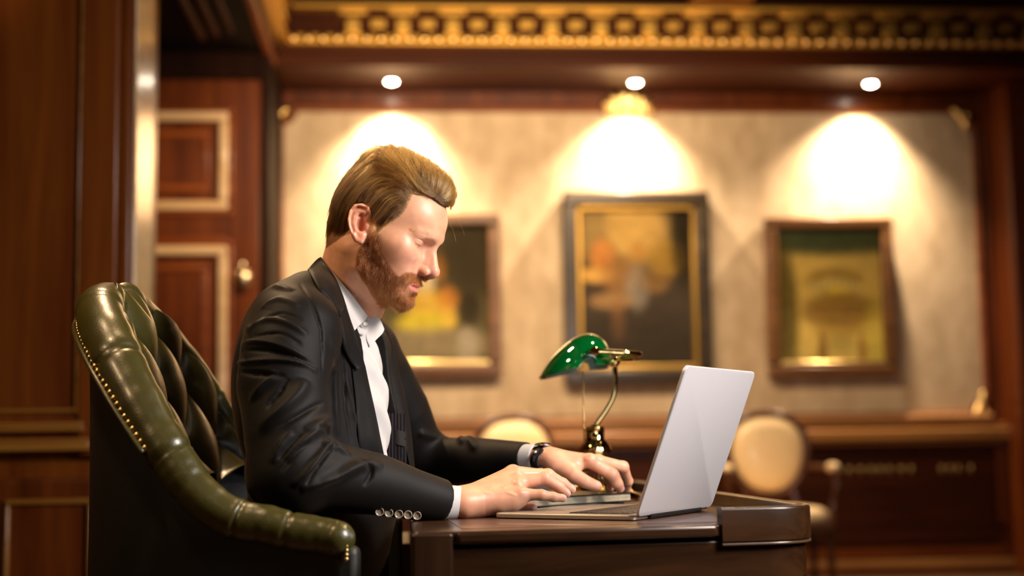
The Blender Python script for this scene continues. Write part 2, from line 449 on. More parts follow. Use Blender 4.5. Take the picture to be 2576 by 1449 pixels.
g = M(); g.ball((kx, YL-0.10, kz), (0.045,0.03,0.05), 18, 12); g.ball((kx-0.03, YL-0.11, kz+0.03), 0.018); g.ball((kx-0.012, YL-0.07, kz+0.075), (0.022,0.02,0.028)); g.tube([(kx,YL-0.04,kz),(kx,YL-0.09,kz)], 0.018)
mk('door_knob', g, metal('aged_brass', (0.9,0.72,0.45), 0.25), dr)

# ---- panelled pier in the left foreground (R frame, facing the camera)
YP = 4.4
def px(x, y, Y=YP): return WY(x, y, Y)[0]
xe = px(331, 400); xf = xe + 0.0
pz = lambda y, Y=YP: WY(150, y, Y)[1]
PIERW = wood('pier_wood', (0.10, 0.018, 0.001), (0.20, 0.052, 0.004), 2, rough=0.38, scale=9, coat=0.12)
PIERX = wood('pier_rail', (0.20, 0.075, 0.010), (0.36, 0.15, 0.025), 0, rough=0.3, coat=0.3)  # lighter than the pier wood: light caught by the mouldings is in the colour
g = M(); g.box(-2.4, xe-0.03, YP+0.03, YP+0.62, 0, ZS+0.3); mk('trim_13', g, PIERW, kind='structure', bevel=0.006)
g = M(); g.box(px(300,400), xe, YP, YP+0.30, 0, ZS+0.3); g.box(px(203,400), px(300,400), YP-0.012, YP+0.1, pz(1150), ZS+0.3); g.box(-2.4, px(204,400), YP-0.002, YP+0.1, pz(1150), ZS+0.3); mk('trim_25', M().box(px(201,400), px(206,400), YP-0.02, YP, pz(1040), ZS+0.3), PIERX, kind='structure', bevel=0.003); mk('trim_14', g, PIERW, kind='structure', bevel=0.01)
# rounded edge of the pier, its lamp-lit brightness put into the pale colour
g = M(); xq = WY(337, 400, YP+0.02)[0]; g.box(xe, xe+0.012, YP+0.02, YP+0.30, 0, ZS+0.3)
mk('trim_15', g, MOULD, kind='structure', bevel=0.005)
g = M()
for (ya, yb, out, x1) in ((1028,1038,.015,196),(1062,1074,.03,212),(1074,1086,.045,216),(1103,1112,.03,228),(1112,1134,.05,232)):
    g.box(-2.4, px(x1, 1080), YP-out, YP+0.05, pz(yb), pz(ya))
mk('trim_16', g, PIERX, kind='structure', bevel=0.008, segs=3)
g = M(); g.box(-2.4, px(240,1200), YP+0.0, YP+0.05, 0.06, pz(1203)); 
mk('trim_17', g, MAHOG, kind='structure', bevel=0.01)
g = M(); x0_, x1_ = px(15,1260), px(236,1260)
g.box(x0_, x1_, YP-0.02, YP+0.02, pz(1268), pz(1254)); g.box(x0_, x0_+0.015, YP-0.02, YP+0.02, 0.15, pz(1268)); g.box(x1_-0.015, x1_, YP-0.02, YP+0.02, 0.15, pz(1268)); g.box(x0_,x1_,YP-0.02,YP+0.02,0.15,0.165)
mk('trim_18', g, PIERX, kind='structure', bevel=0.005)
# crown steps in the dark corner beside the pier
g = M(); 
for k, (xa, xb_) in enumerate(((372, 384), (396, 408), (425, 436))):
    a = WY(xa+14, 20, 6.2-0.2*k)[0]; g.box(a, a+0.03, 5.0, 7.6, ZS-0.05+0.02*k, ZS)
mk('trim_19', g, MAHOGD, kind='structure', bevel=0.005)

# ---- gilded ornaments on the picture wall
def ornament(name, px_, py_, leaves, label, group):
    x, z = WY(px_, py_, YB-0.07)
    g = M()
    for (dx, dz, rx, rz_, a) in leaves:
        g.ball((x+dx, YB-0.05, z+dz), (rx, 0.022, rz_), 14, 9, R=roty(math.radians(a)))
    g.box(x-0.02, x+0.02, YB-0.05, YB+0.0, z-0.02, z+0.02)
    return mk(name, g, GILTB, label=label, cat='ornament', group=group)
cor = [(-0.02,-0.03,0.028,0.06,0), (0.02,0.03,0.03,0.05,35), (0.045,0.05,0.022,0.03,60), (-0.03,0.02,0.02,0.03,0), (0,0,0.03,0.03,0)]
def mir(l, sx, sz): return [(a*sx, b*sz, c_, d_, e*sx*sz) for a,b,c_,d_,e in l]
gp = None
ornament('gilded_corner_ornament', 698, 296, mir(cor,1,1), 'gilded scroll at the top left corner of the fabric panel, beside the door', gp)
ornament('gilded_corner_ornament', 2424, 296, mir(cor,-1,1), 'gilded scroll at the top right corner of the fabric panel', gp)
ornament('gilded_corner_ornament', 2470, 1022, mir([(a,b*1.3,c_,d_,e) for a,b,c_,d_,e in cor],-1,-1), 'bright gilded scroll at the lower right corner of the fabric panel', gp)
fan = []
rr = random.Random(4)
for k in range(13):
    a = math.radians(-84+14*k); r = 0.10 if k % 2 else 0.075
    fan.append((1.35*r*math.sin(a), r*math.cos(a)*0.9-0.02, 0.02, 0.055, -math.degrees(a)*-1))
for k in range(9): fan.append((-0.14+0.035*k, -0.03+0.012*rr.random(), 0.022, 0.022, 0))
fan.append((0,0.03,0.05,0.05,0))
ornament('gilded_crest', 1582, 268, fan, 'gilded leafy crest above the middle of the fabric panel', None)

# ---- recessed spotlights in the soffit
LAMP = emissive('spot_lamp', (1.0, 0.86, 0.66), 60)
def downlight(name, x, y, z, label, group, cone, power, target, blend=0.5, soft=0.03):
    r = empty(name, (x, y, z), label, 'ceiling light', group)
    mk('bezel', M().lathe([(0.030,-0.002),(0.044,-0.006),(0.047,-0.002),(0.047,0.0)], 24, c=(x,y,z), cap=False), metal('bezel_brass', (0.8,0.6,0.3), 0.3), r)
    mk('bulb', M().lathe([(0.0005,-0.010),(0.018,-0.009),(0.030,-0.003),(0.030,0.0)], 24, c=(x,y,z)), LAMP, r)
    l = light('spot_beam', 'SPOT', (x, y, z-0.02), power, WARMW, 'R', target, spot_size=cone, spot_blend=blend, shadow_soft_size=soft)
    return r
for k, (sx, lab) in enumerate(((985, 'left spotlight in the soffit, above the seated man'), (1598, 'middle spotlight in the soffit, above the gilded crest'), (2189, 'right spotlight in the soffit, nearest the right pilaster'))):
    yy = 8.655
    x, z = WY(sx, 190, yy)
    downlight('recessed_spotlight', x, yy, ZS, lab, None, math.radians(106), 170, (x+(0.0,-0.10,-0.16)[k], YB+0.0, 1.3), blend=1.0, soft=0.03)
# other ceiling lights of the room, behind and above the camera: they give the small highlights on brass and glass
for (x, y) in ((-1.5,0.2),(0.0,-0.6),(1.5,0.4),(2.4,2.6),(-0.6,-1.6),(1.0,-1.7),(2.6,-0.6),(-2.2,-1.0)):
    r = empty('recessed_spotlight', (x, y, 3.7), 'small ceiling light over the near side of the room', 'ceiling light', 'ceiling lights behind the camera')
    mk('bulb', M().lathe([(0.0005,-0.010),(0.03,-0.008),(0.045,0.0)], 16, c=(x,y,3.715)), LAMP, r)
# ================================================================== PAINTINGS AND BACKGROUND CHAIRS
def picture_mat():
    m, nt, b = mat_base('oil_paint')
    a = nt.nodes.new('ShaderNodeAttribute'); a.attribute_name = 'Col'
    nt.links.new(a.outputs['Color'], b.inputs['Base Color']); pset(b, rough=0.75, spec=0.12)
    return m
OIL = picture_mat()
def painting(px0, py0, px1, py1, blobs, base, fw, label, fmat, slipmat, lean=0.05, slips='lrbt', seed=1):
    """pixel corners of the outer frame; blobs: (u, v, ru, rv, colour, strength) in 0..1, v from the top"""
    YF = YB-0.10
    x0, z1 = WY(px0, py0, YF); x1 = WY(px1, py0, YF)[0]; z0 = WY(0.5*(px0+px1), py1, YF)[1]
    r = empty('framed_painting', ((x0+x1)/2, YF, z0), label, 'painting')
    g = M()
    for (a, b, c_, d_) in ((x0, x1, z1-fw, z1), (x0, x1, z0, z0+fw), (x0, x0+fw, z0+fw, z1-fw), (x1-fw, x1, z0+fw, z1-fw)):
        g.box(a, b, YF-0.045, YF+0.06, c_, d_)
    mk('frame', g, fmat, r, bevel=0.014, segs=3)
    g = M(); w = fw*0.36; yi = YF-0.02
    X0, X1, Z0, Z1 = x0+fw, x1-fw, z0+fw, z1-fw
    if 't' in slips: g.box(X0, X1, yi, YF+0.03, Z1-w, Z1)
    if 'b' in slips: g.box(X0, X1, yi-0.02, YF+0.03, Z0-0.002, Z0+w)
    if 'l' in slips: g.box(X0, X0+w, yi, YF+0.03, Z0, Z1)
    if 'r' in slips: g.box(X1-w, X1, yi, YF+0.03, Z0, Z1)
    mk('gilt_slip', g, slipmat, r, bevel=0.006)
    nu, nv = 90, 120
    U, V_ = np.meshgrid(np.linspace(0,1,nu), np.linspace(0,1,nv))
    col = np.ones((nv,nu,3))*np.array(base)
    rg = np.random.RandomState(seed)
    for (u, v, ru, rv, c_, s_) in blobs:
        dd = ((U-u)/ru)**2+((V_-v)/rv)**2
        w_ = s_/(1+np.exp((dd-1)*5.0))
        col = col*(1-w_[...,None])+np.array(c_)*w_[...,None]
    k = rg.rand(nv//4+1, nu//4+1).repeat(4,0).repeat(4,1)[:nv,:nu]
    col = col*(0.88+0.24*k[...,None])
    col = (col**1.12)*0.98
    V = np.zeros((nv,nu,3)); V[...,0] = X0+(X1-X0)*U; V[...,1] = YF+0.025; V[...,2] = Z1-(Z1-Z0)*V_
    m = M().grid(V)
    mk('canvas', m, OIL, r, colors=np.clip(col.reshape(-1,3),0,1))
    mk('backing', M().box(X0-0.01, X1+0.01, YF+0.03, YB-0.03, Z0-0.01, Z1+0.01), BLACK, r)
    return r
WALF = wood('walnut_frame', (0.10,0.042,0.014), (0.2,0.09,0.03), 0, rough=0.35)
WALD = wood('black_frame', (0.02,0.013,0.006), (0.05,0.03,0.012), 0, rough=0.35)
Y_, O_, G_, D_, W_ = (0.75,0.50,0.08), (0.62,0.26,0.05), (0.22,0.24,0.05), (0.035,0.025,0.012), (0.75,0.62,0.38)
# left: a still life
painting(930, 540, 1256, 948, [(0.5,0.5,0.7,0.7,(0.12,0.10,0.05),0.8),(0.40,0.36,0.10,0.16,W_,0.9),(0.55,0.30,0.06,0.1,O_,0.5),(0.42,0.56,0.22,0.10,Y_,0.8),(0.62,0.52,0.10,0.09,O_,0.7),(0.40,0.70,0.26,0.08,(0.6,0.5,0.05),0.9),(0.63,0.66,0.07,0.08,Y_,0.7),(0.5,0.85,0.6,0.12,(0.30,0.24,0.14),0.8),(0.80,0.86,0.10,0.14,(0.38,0.33,0.24),0.8),(0.82,0.60,0.10,0.12,D_,0.8),(0.85,0.2,0.3,0.3,D_,0.7)],
         (0.09,0.075,0.03), 0.072, "still life of yellow fruit in a walnut frame, behind the man's face", WALF, GILTB, slips='b', seed=2)
# middle: dark figures
painting(1414, 484, 1780, 966, [(0.38,0.16,0.42,0.24,(0.46,0.32,0.12),0.9),(0.5,0.12,0.24,0.20,(0.80,0.52,0.16),0.75),(0.22,0.30,0.10,0.10,(0.70,0.30,0.08),0.85),(0.16,0.42,0.15,0.045,(0.75,0.45,0.12),0.85),(0.52,0.28,0.08,0.06,(0.6,0.32,0.08),0.7),(0.76,0.32,0.16,0.11,(0.48,0.30,0.06),0.8),(0.36,0.42,0.16,0.12,(0.35,0.18,0.06),0.7),(0.5,0.5,0.10,0.14,(0.30,0.26,0.2),0.6),(0.28,0.58,0.18,0.05,(0.40,0.24,0.10),0.7),(0.66,0.46,0.12,0.07,(0.3,0.17,0.05),0.6),(0.34,0.70,0.06,0.12,(0.25,0.13,0.05),0.7),(0.5,0.85,0.5,0.22,(0.04,0.03,0.02),0.6),(0.9,0.2,0.10,0.3,(0.03,0.025,0.012),0.8)],
         (0.06,0.045,0.03), 0.085, 'large dark painting of dim figures in a black and gilt frame, behind the lamp', WALD, metal('old_gilt', (0.42,0.25,0.06), 0.45), seed=3)
# right: a chair-like basket on legs against a pale ground
blr = [(0.5,0.50,0.62,0.42,(0.72,0.52,0.14),0.95),(0.5,0.07,0.8,0.12,(0.05,0.08,0.04),0.95),(0.07,0.6,0.13,0.5,(0.10,0.08,0.02),0.9),
       (0.56,0.37,0.27,0.085,(0.34,0.22,0.05),0.9),(0.56,0.43,0.22,0.08,(0.62,0.48,0.10),0.8),(0.60,0.46,0.09,0.05,(0.85,0.62,0.08),0.8),
       (0.60,0.60,0.36,0.13,(0.26,0.15,0.035),0.95),(0.60,0.545,0.30,0.02,(0.40,0.26,0.06),0.8),(0.60,0.635,0.32,0.015,(0.45,0.29,0.07),0.6),(0.60,0.74,0.24,0.05,(0.42,0.27,0.06),0.8),(0.42,0.90,0.045,0.14,(0.22,0.12,0.03),0.9),(0.80,0.90,0.04,0.14,(0.30,0.15,0.03),0.9),(0.60,0.84,0.14,0.07,(0.30,0.24,0.06),0.6),(0.92,0.8,0.1,0.3,(0.5,0.40,0.05),0.5)]
for k in range(7): blr.append((0.36+0.066*k, 0.385+0.012*abs(k-3), 0.014, 0.035, (0.75,0.62,0.35), 0.7))
painting(1922, 549, 2240, 948, blr, (0.55,0.42,0.12), 0.072, 'painting of a rounded wooden chair on a yellow ground, in the rightmost walnut frame', WALF, GILTB, slips='b', seed=5)

# ---- cream oval-backed armchairs in front of the picture wall
CREAM = plain('cream_leather', (0.85,0.62,0.33), 0.45, noise=0.06, nscale=10, coat=0.1)
CHW = wood('chair_wood', (0.05,0.016,0.006), (0.12,0.04,0.014), 2, rough=0.3)
def oval_chair(cx, cy, rot, label, name='armchair_cream'):
    """front faces -Y before rotation"""
    r = empty('oval_back_armchair', (cx, cy, 0), label, 'chair')
    R = rotz(rot)
    def T(pts): return np.asarray(pts, float)@R.T+np.array([cx, cy, 0])
    # back: pad and frame, egg shaped (wider at the top), z 0.56 .. 0.98
    t = np.linspace(0, 2*np.pi, 49)[:-1]
    def egg(s_, z0=0.775):
        w = 0.205*s_*(1+0.13*np.sin(t)); h = 0.212*s_
        return w*np.sign(np.cos(t))*np.abs(np.cos(t))**0.88, z0+h*np.sign(np.sin(t))*np.abs(np.sin(t))**0.92
    V = []
    for s_, dy in ((0.02,-0.045),(0.4,-0.044),(0.7,-0.038),(0.88,-0.026),(0.97,-0.010),(1.0,0.01),(0.9,0.02),(0.02,0.02)):
        x, z = egg(s_); y = 0.24+dy+(z-0.775)*0.12
        V.append(np.stack([x,y,z],1))
    g = M().grid(T(np.array(V).reshape(-1,3)).reshape(len(V), len(t), 3), close_v=True)
    mk('back_pad', g, CREAM, r, angle=180)
    x, z = egg(1.09); y = 0.25+(z-0.775)*0.12
    p = T(np.stack([x,y,z],1)); p = np.vstack([p, p[:3]])
    mk('back_frame', M().tube(p, 0.021, 10), CHW, r)
    for sx in (-1,1): mk('back_post', M().tube(T([(sx*0.12,0.235,0.60),(sx*0.15,0.22,0.50),(sx*0.17,0.22,0.42)]), 0.02, 8), CHW, r)
    V = []
    for s_, zz in ((0.02,0.50),(0.5,0.498),(0.85,0.488),(0.97,0.465),(1.0,0.44),(0.98,0.42),(0.02,0.42)):
        a = t; w = 0.27*s_*np.sign(np.cos(a))*np.abs(np.cos(a))**0.7; dpt = -0.02+0.26*s_*np.sign(np.sin(a))*np.abs(np.sin(a))**0.7
        V.append(np.stack([w, dpt, np.full_like(w, zz)],1))
    mk('seat_pad', M().grid(T(np.array(V).reshape(-1,3)).reshape(len(V), len(t), 3), close_v=True), CREAM, r, angle=180)
    g = M(); g.box(-0.265,0.265,-0.27,0.23,0.36,0.42,R=R,c=(cx,cy,0)); mk('seat_rail', g, CHW, r, bevel=0.02)
    for sx in (-1,1):
        arm = spline([(sx*0.20,0.24,0.70),(sx*0.27,0.10,0.70),(sx*0.29,-0.06,0.695),(sx*0.285,-0.14,0.68)], 14)
        ag = mk('armrest', M().tube(T(arm), 0.018, 8), CHW, r)
        mk('arm_pad', M().ball(T([(sx*0.288,-0.10,0.705)])[0], (0.036,0.075,0.028), 14, 10, R=R), CREAM, ag)
        sup = spline([(sx*0.285,-0.14,0.68),(sx*0.29,-0.17,0.60),(sx*0.27,-0.15,0.50),(sx*0.25,-0.20,0.40)], 12)
        mk('arm_support', M().tube(T(sup), 0.018, 8), CHW, r)
    for sx in (-1,1):
        for sy in (-1,1):
            mk('leg', M().tube(T([(sx*0.23,sy*0.21,0.37),(sx*0.235,sy*0.22,0.2),(sx*0.24,sy*0.24,0.0)]), [0.026,0.02,0.014], 8), CHW, r)
    return r
def spot_at(px_, d):  # R position below a pixel column at forward distance d
    p = F2R(P(px_, 1100, d)); return p[0], p[1]
a = spot_at(1950, 7.85); oval_chair(a[0], a[1], math.radians(-4), 'cream oval-backed armchair seen right of the laptop, in front of the wall')
a = spot_at(1313, 7.95); oval_chair(a[0], a[1], math.radians(6), "cream oval-backed armchair mostly hidden behind the man's outstretched arm")
# ================================================================== DESK AND WHAT STANDS ON IT (F frame)
ZD = 0.765
def seg_round(pts, radii, n=8):
    """outline with rounded corners (2-D)"""
    pts = [np.array(p, float) for p in pts]; out = []
    k = len(pts)
    for i in range(k):
        p, a, b, r = pts[i], pts[i-1], pts[(i+1)%k], radii[i]
        if r <= 0: out.append(p); continue
        d1, d2 = unit(a-p), unit(b-p); q1, q2 = p+d1*r, p+d2*r
        for t in np.linspace(0, 1, n+1):
            out.append((1-t)**2*q1+2*t*(1-t)*p+t*t*q2)
    return np.array(out)
EX = unit([math.cos(math.radians(12.5)), math.sin(math.radians(12.5))]); EYd = unit([-0.13, 0.99])
DA = np.array([-0.145, 2.035]); DC = DA+EX*0.622
DD = DC+EYd*1.32; DB = DA+np.array([-0.082, 0.995])*1.34
dk = empty('writing_desk', ((DA[0]+DC[0])/2, 2.7, 0), 'walnut writing desk with a rounded raised gallery, under the laptop', 'desk', frame='F')
def inset(pts, d):
    c = np.mean(pts, axis=0); return [np.array(p)+unit(c-np.array(p))*d for p in pts]
top = seg_round([DA, DC, DD, DB], [0.012, 0.085, 0.06, 0.02])
# tabletop, with its front lip only from the post to the gallery
mk('tabletop', M().prism(top, ZD-0.018, ZD), DESKW, dk, 'F', bevel=0.003, smooth=True)
P1 = DA+EX*0.062; P2 = DA+EX*0.455
lip = [P1-EYd*0.006, P2-EYd*0.006, P2+EYd*0.05, P1+EYd*0.05]
mk('front_lip', M().prism(lip, ZD-0.019, ZD-0.0002), DESKW, dk, 'F', bevel=0.006, segs=3)
# leather writing surface, inlaid
ins = [DA+EX*0.075+EYd*0.05, DA+EX*0.50+EYd*0.05, DA+EX*0.50+EYd*1.25, DA+EX*0.075+EYd*1.25]
mk('writing_leather', M().prism(seg_round(ins,[.01]*4), ZD-0.002, ZD+0.0006), plain('desk_leather', (0.075,0.035,0.022), 0.36, noise=0.3, nscale=14, coat=0.3), dk, 'F', smooth=False)
# body: apron + two pedestals
body = seg_round([DA+EX*0.004+EYd*0.004, DC-EX*0.004+EYd*0.004, DD-EX*0.004-EYd*0.01, DB+EX*0.004-EYd*0.01], [0.008, 0.082, 0.055, 0.01])
mk('apron', M().prism(body, ZD-0.085, ZD-0.024), DESKW, dk, 'F', bevel=0.003)
for k, (a, b) in enumerate(((0.006, 0.24), (0.95, 1.30))):
    q = [DA+EX*0.01+EYd*a, DC-EX*0.008+EYd*a, DC-EX*0.008+EYd*b, DA+EX*0.01+EYd*b]
    mk('pedestal', M().prism(seg_round(q, [0.006, 0.078 if k == 0 else 0.01, 0.01 if k == 0 else 0.05, 0.006]), 0.05, ZD-0.084), DESKV, dk, 'F', bevel=0.003)
    mk('plinth', M().prism(seg_round([p for p in q], [0.01, 0.07 if k==0 else .01, .01, .01]), 0.0, 0.052), MAHOGD, dk, 'F', bevel=0.004)
# corner post at the sitter's side
q = [DA-EYd*0.003-EX*0.002, DA+EX*0.058-EYd*0.003, DA+EX*0.058+EYd*0.03, DA-EX*0.002+EYd*0.03]
mk('corner_post', M().prism(seg_round(q,[.006]*4,4), 0.05, ZD-0.002), DESKV, dk, 'F', bevel=0.003)
# gallery: a raised band following the right end, z up to .790
path = seg_round([DA+EX*0.462-EYd*0.004, DC-EYd*0.004+EX*0.004, DD+EX*0.004+EYd*0.004, DB+EX*0.30+EYd*0.0], [0, 0.09, 0.07, 0], 14)
def band(path, w, z0, z1):
    p = np.asarray(path); T = np.gradient(p, axis=0); T /= np.linalg.norm(T, axis=1, keepdims=True)
    N = np.stack([-T[:,1], T[:,0]], 1)       # inwards (left of the walking direction)
    q = p+N*w
    V = []
    r = 0.004
    for a, z in ((0.0,z0),(0.0,z1-r),(r*0.3,z1-r*0.3),(r,z1),(w-r,z1),(w-r*0.3,z1-r*0.3),(w,z1-r),(w,z0)):
        V.append(np.column_stack([p+N*a, np.full(len(p), z)]))
    g = M(); V = np.array(V); g.grid(V, close_u=True)
    n = len(p); k = V.shape[0]
    g.f.append(tuple(i*n for i in range(k))); g.f.append(tuple(i*n+n-1 for i in reversed(range(k))))
    return g
# rounded start of the gallery
mk('gallery', band(path, 0.022, ZD-0.026, ZD+0.024), DESKW, dk, 'F', angle=60)
mk('gallery_bead', band(path, 0.02, ZD-0.0295, ZD-0.0275), plain('bead_edge', (0.07,0.04,0.02), 0.25), dk, 'F')
# ---------------------------------------------------------------- laptop
ALU = plain('aluminium', (0.66,0.65,0.68), 0.38, noise=0.02, nscale=40, metal=0.35)
ALUD = plain('aluminium_base', (0.60,0.56,0.50), 0.35, noise=0.02, nscale=40, metal=0.85)
LH = PZ(1600, 1312, ZD)[:2]; th = math.radians(29)
la = np.array([math.sin(th), math.cos(th)]); lb = np.array([-math.cos(th), math.sin(th)])
LW, LD = 0.315, 0.252
lp = empty('laptop', (*(LH+la*LW/2+lb*LD/2), ZD), 'silver aluminium laptop with its lid open, standing on the desk', 'laptop', frame='F')
def lapR():
    R = np.zeros((3,3)); R[:2,0] = la; R[:2,1] = lb; R[2,2] = 1; return R
LR = lapR()
def rounded_slab(w, d, z0, z1, r, er=0.002):
    o = np.array(rrect(w, d, r, 6)); V = []
    for k, (s_, z) in enumerate(((er, z0), (er*0.3, z0+er*0.3), (0, z0+er), (0, z1-er), (er*0.3, z1-er*0.3), (er, z1))):
        q = np.array(rrect(w-2*s_, d-2*s_, max(r-s_, 0.001), 6)); V.append(np.column_stack([q, np.full(len(q), z)]))
    g = M(); g.grid(np.array(V), close_v=True); n = len(V[0])
    g.f.append(tuple(range(n-1,-1,-1))); g.f.append(tuple(5*n+j for j in range(n))); return g
def place(g, R, c):
    for i in range(len(g.v)): g.v[i] = g.v[i]@np.asarray(R).T+np.asarray(c)
    return g
ZL0, ZL1 = ZD+0.0018, ZD+0.0098
cc = np.array([*(LH+la*LW/2+lb*(LD/2+0.002)), 0])
base = mk('base', place(rounded_slab(LW, LD, ZL0, ZL1, 0.012), LR, cc), ALUD, lp, 'F', angle=25)
for sx in (-1,1):
    for sy in (-1,1):
        mk('rubber_foot', M().lathe([(0.006,ZD+0.0007),(0.006,ZL0)], 12, c=place(M().add([(sx*0.13,sy*0.10,0)],[]),LR,cc).v[0][0]), BLACK, base, 'F')
kb = M()
KW, KD = 0.272, 0.108
mk('keyboard_well', place(M().box(-KW/2,KW/2,-LD/2+0.018,-LD/2+0.018+KD, ZL1-0.0005, ZL1+0.0002), LR, cc), plain('well', (0.2,0.18,0.16),0.5,metal=0.6), base, 'F', smooth=False)
KEYM = plain('key_caps', (0.035,0.03,0.028), 0.45)
g = M()
pitch = KW/14.5
for row in range(6):
    y = -LD/2+0.020+row*KD/6.05
    h_ = KD/6.05-0.0025 if row else KD/6.05-0.0045
    if row == 5:
        xs = [(0,1),(1,1),(2,1),(3,1.2),(4.2,5),(9.2,1.2),(10.4,1),(11.4,1),(12.4,1),(13.4,1)]
    else: xs = [(k, 1) for k in range(13)]+[(13,1.5)]
    for (a, w) in xs:
        g.box(-KW/2+a*pitch+0.002, -KW/2+(a+w)*pitch-0.0012, y, y+h_, ZL1+0.0002, ZL1+0.0014)
kk = mk('key_block', place(g, LR, cc), KEYM, base, 'F', smooth=False); kk['kind'] = 'stuff'
mk('trackpad', place(rounded_slab(0.105, 0.075, ZL1-0.0002, ZL1+0.0003, 0.004, 0.0002), LR, cc+np.array([*(lb*0.075),0])), plain('trackpad', (0.55,0.52,0.47),0.3,metal=0.7), base, 'F', smooth=False)
# lid
tilt = math.radians(21); LL = 0.247
lc = np.array([-lb[0]*math.sin(tilt), -lb[1]*math.sin(tilt), math.cos(tilt)])      # up along the lid
ln = np.cross(np.array([*la, 0]), lc)                                              # lid normal
RL = np.stack([np.array([*la,0]), lc, ln], 1)
lid0 = np.array([*(LH+la*LW/2), ZL0+0.006])
lid = mk('lid', place(rounded_slab(LW, LL, -0.0028, 0.0028, 0.012, 0.0016), RL, lid0+lc*LL/2), ALU, lp, 'F', angle=25)
sgn = -1 if (ln[:2]@lb) < 0 else 1   # side of the user
gs = place(M().box(-LW/2+0.006, LW/2-0.006, -LL/2+0.012, LL/2-0.006, sgn*0.0027, sgn*0.0034), RL, lid0+lc*LL/2)
mk('bezel', gs, BLACK, lid, 'F', smooth=False)
gs = place(M().box(-LW/2+0.014, LW/2-0.014, -LL/2+0.026, LL/2-0.016, sgn*0.0034, sgn*0.0037), RL, lid0+lc*LL/2)
mk('screen', gs, emissive('lit_screen', (0.86,0.90,1.0), 2.2), lid, 'F', smooth=False)
mk('hinge', M().tube([(*(LH+la*0.05), ZL1-0.004), (*(LH+la*(LW-0.05)), ZL1-0.004)], 0.0045, 10), BLACK, lp, 'F')

# ---------------------------------------------------------------- book on an added black folder
BL0, BR0 = np.array([0.012, 2.492]), np.array([0.222, 2.688])
bu = unit(BR0-BL0); bw = np.array([-bu[1], bu[0]]); blen = np.linalg.norm(BR0-BL0)
def quad(u0, u1, w0, w1): return [BL0+bu*u0+bw*w0, BL0+bu*u1+bw*w0, BL0+bu*u1+bw*w1, BL0+bu*u0+bw*w1]
mk('underlay', M().prism(seg_round(quad(0.01, blen+0.03, 0.048, 0.25),[.008]*4,4), ZD+0.0008, ZD+0.0095), plain('underlay_dark', (0.012,0.012,0.013), 0.42), None, 'F', bevel=0.002, label='thin added dark folder lying on the desk beneath the book', cat='underlay')  # added dark slab where only the shade under the book falls
bk = empty('book', (*(BL0+bu*blen/2+bw*0.1), ZD+0.0098), "closed black-covered book with its page edges facing out, under the man's hands", 'book', frame='F')
COV = plain('book_cover', (0.016,0.014,0.013), 0.32, coat=0.2)
mk('back_cover', M().prism(quad(-0.004, blen+0.004, -0.004, 0.205), ZD+0.0098, ZD+0.0118), COV, bk, 'F', bevel=0.0006)
mk('front_cover', M().prism(quad(-0.004, blen-0.0, 0.001, 0.205), ZD+0.0242, ZD+0.0262), COV, bk, 'F', bevel=0.0006)
mk('spine', M().prism(quad(-0.004, blen+0.0, 0.203, 0.2055), ZD+0.0098, ZD+0.0262), COV, bk, 'F', bevel=0.0005)
pg = M(); rg = random.Random(8); z = ZD+0.0119; 
while z < ZD+0.0238:
    h = rg.uniform(0.0005, 0.0011); o = rg.uniform(0, 0.0012)
    pg.prism(quad(0.002+o, blen-0.004-o, 0.0035+o, 0.202), z, min(z+h*0.68, ZD+0.0241)); z += h
mk('pages', pg, plain('page_edges', (0.50,0.41,0.27), 0.7, noise=0.25, nscale=90), bk, 'F', smooth=False)
# ---------------------------------------------------------------- banker's lamp
DLP = 2.95
def Lp(x, y, d=DLP): return P(x, y, d)
lx = Lp(1500, 1200)
lamp = empty('banker_lamp', (lx[0]+0.008, lx[1], ZD), "brass banker's lamp with a green glass shade, at the far side of the desk", 'lamp', frame='F')
bc = np.array([lx[0]+0.010, lx[1], 0])
mk('lamp_base', M().lathe([(0.001,ZD+0.0008),(0.076,ZD+0.0008),(0.082,ZD+0.006),(0.080,ZD+0.012),(0.066,ZD+0.018),(0.056,ZD+0.030),(0.030,ZD+0.036),(0.014,ZD+0.044),(0.011,ZD+0.06),(0.011,ZD+0.075)], 48, c=bc), BRASS, lamp, 'F', angle=50)
zc_ = lambda y: Lp(1497, y)[2]
cx_ = np.array([Lp(1497,1120)[0], lx[1], 0])
body = [(0.010,zc_(1168)),(0.016,zc_(1160)),(0.024,zc_(1150)),(0.033,zc_(1140)),(0.034,zc_(1136)),(0.033,zc_(1131)),(0.030,zc_(1121)),(0.024,zc_(1111)),(0.0205,zc_(1106)),(0.0195,zc_(1090)),(0.0195,zc_(1078)),(0.021,zc_(1076)),(0.020,zc_(1074)),(0.010,zc_(1072)),(0.007,zc_(1066))]
g = M(); n = 48
prof = np.array(body); a_ = np.linspace(0,2*np.pi,n,endpoint=False); V = np.zeros((len(prof),n,3))
for i,(r,z) in enumerate(prof):
    fl = 1+ (0.035*np.cos(16*a_) if 2 <= i <= 7 else 0*a_)
    V[i,:,0] = cx_[0]+r*fl*np.cos(a_); V[i,:,1] = cx_[1]+r*fl*np.sin(a_); V[i,:,2] = z
g.grid(V, close_v=True); g.f.append(tuple(range(n-1,-1,-1)))
mk('lamp_body', g, BRASS, lamp, 'F', angle=80)
mk('lamp_column', M().tube([(bc[0],bc[1],ZD+0.07),(bc[0],bc[1],zc_(1160))], 0.010, 16), BRASS, lamp, 'F')
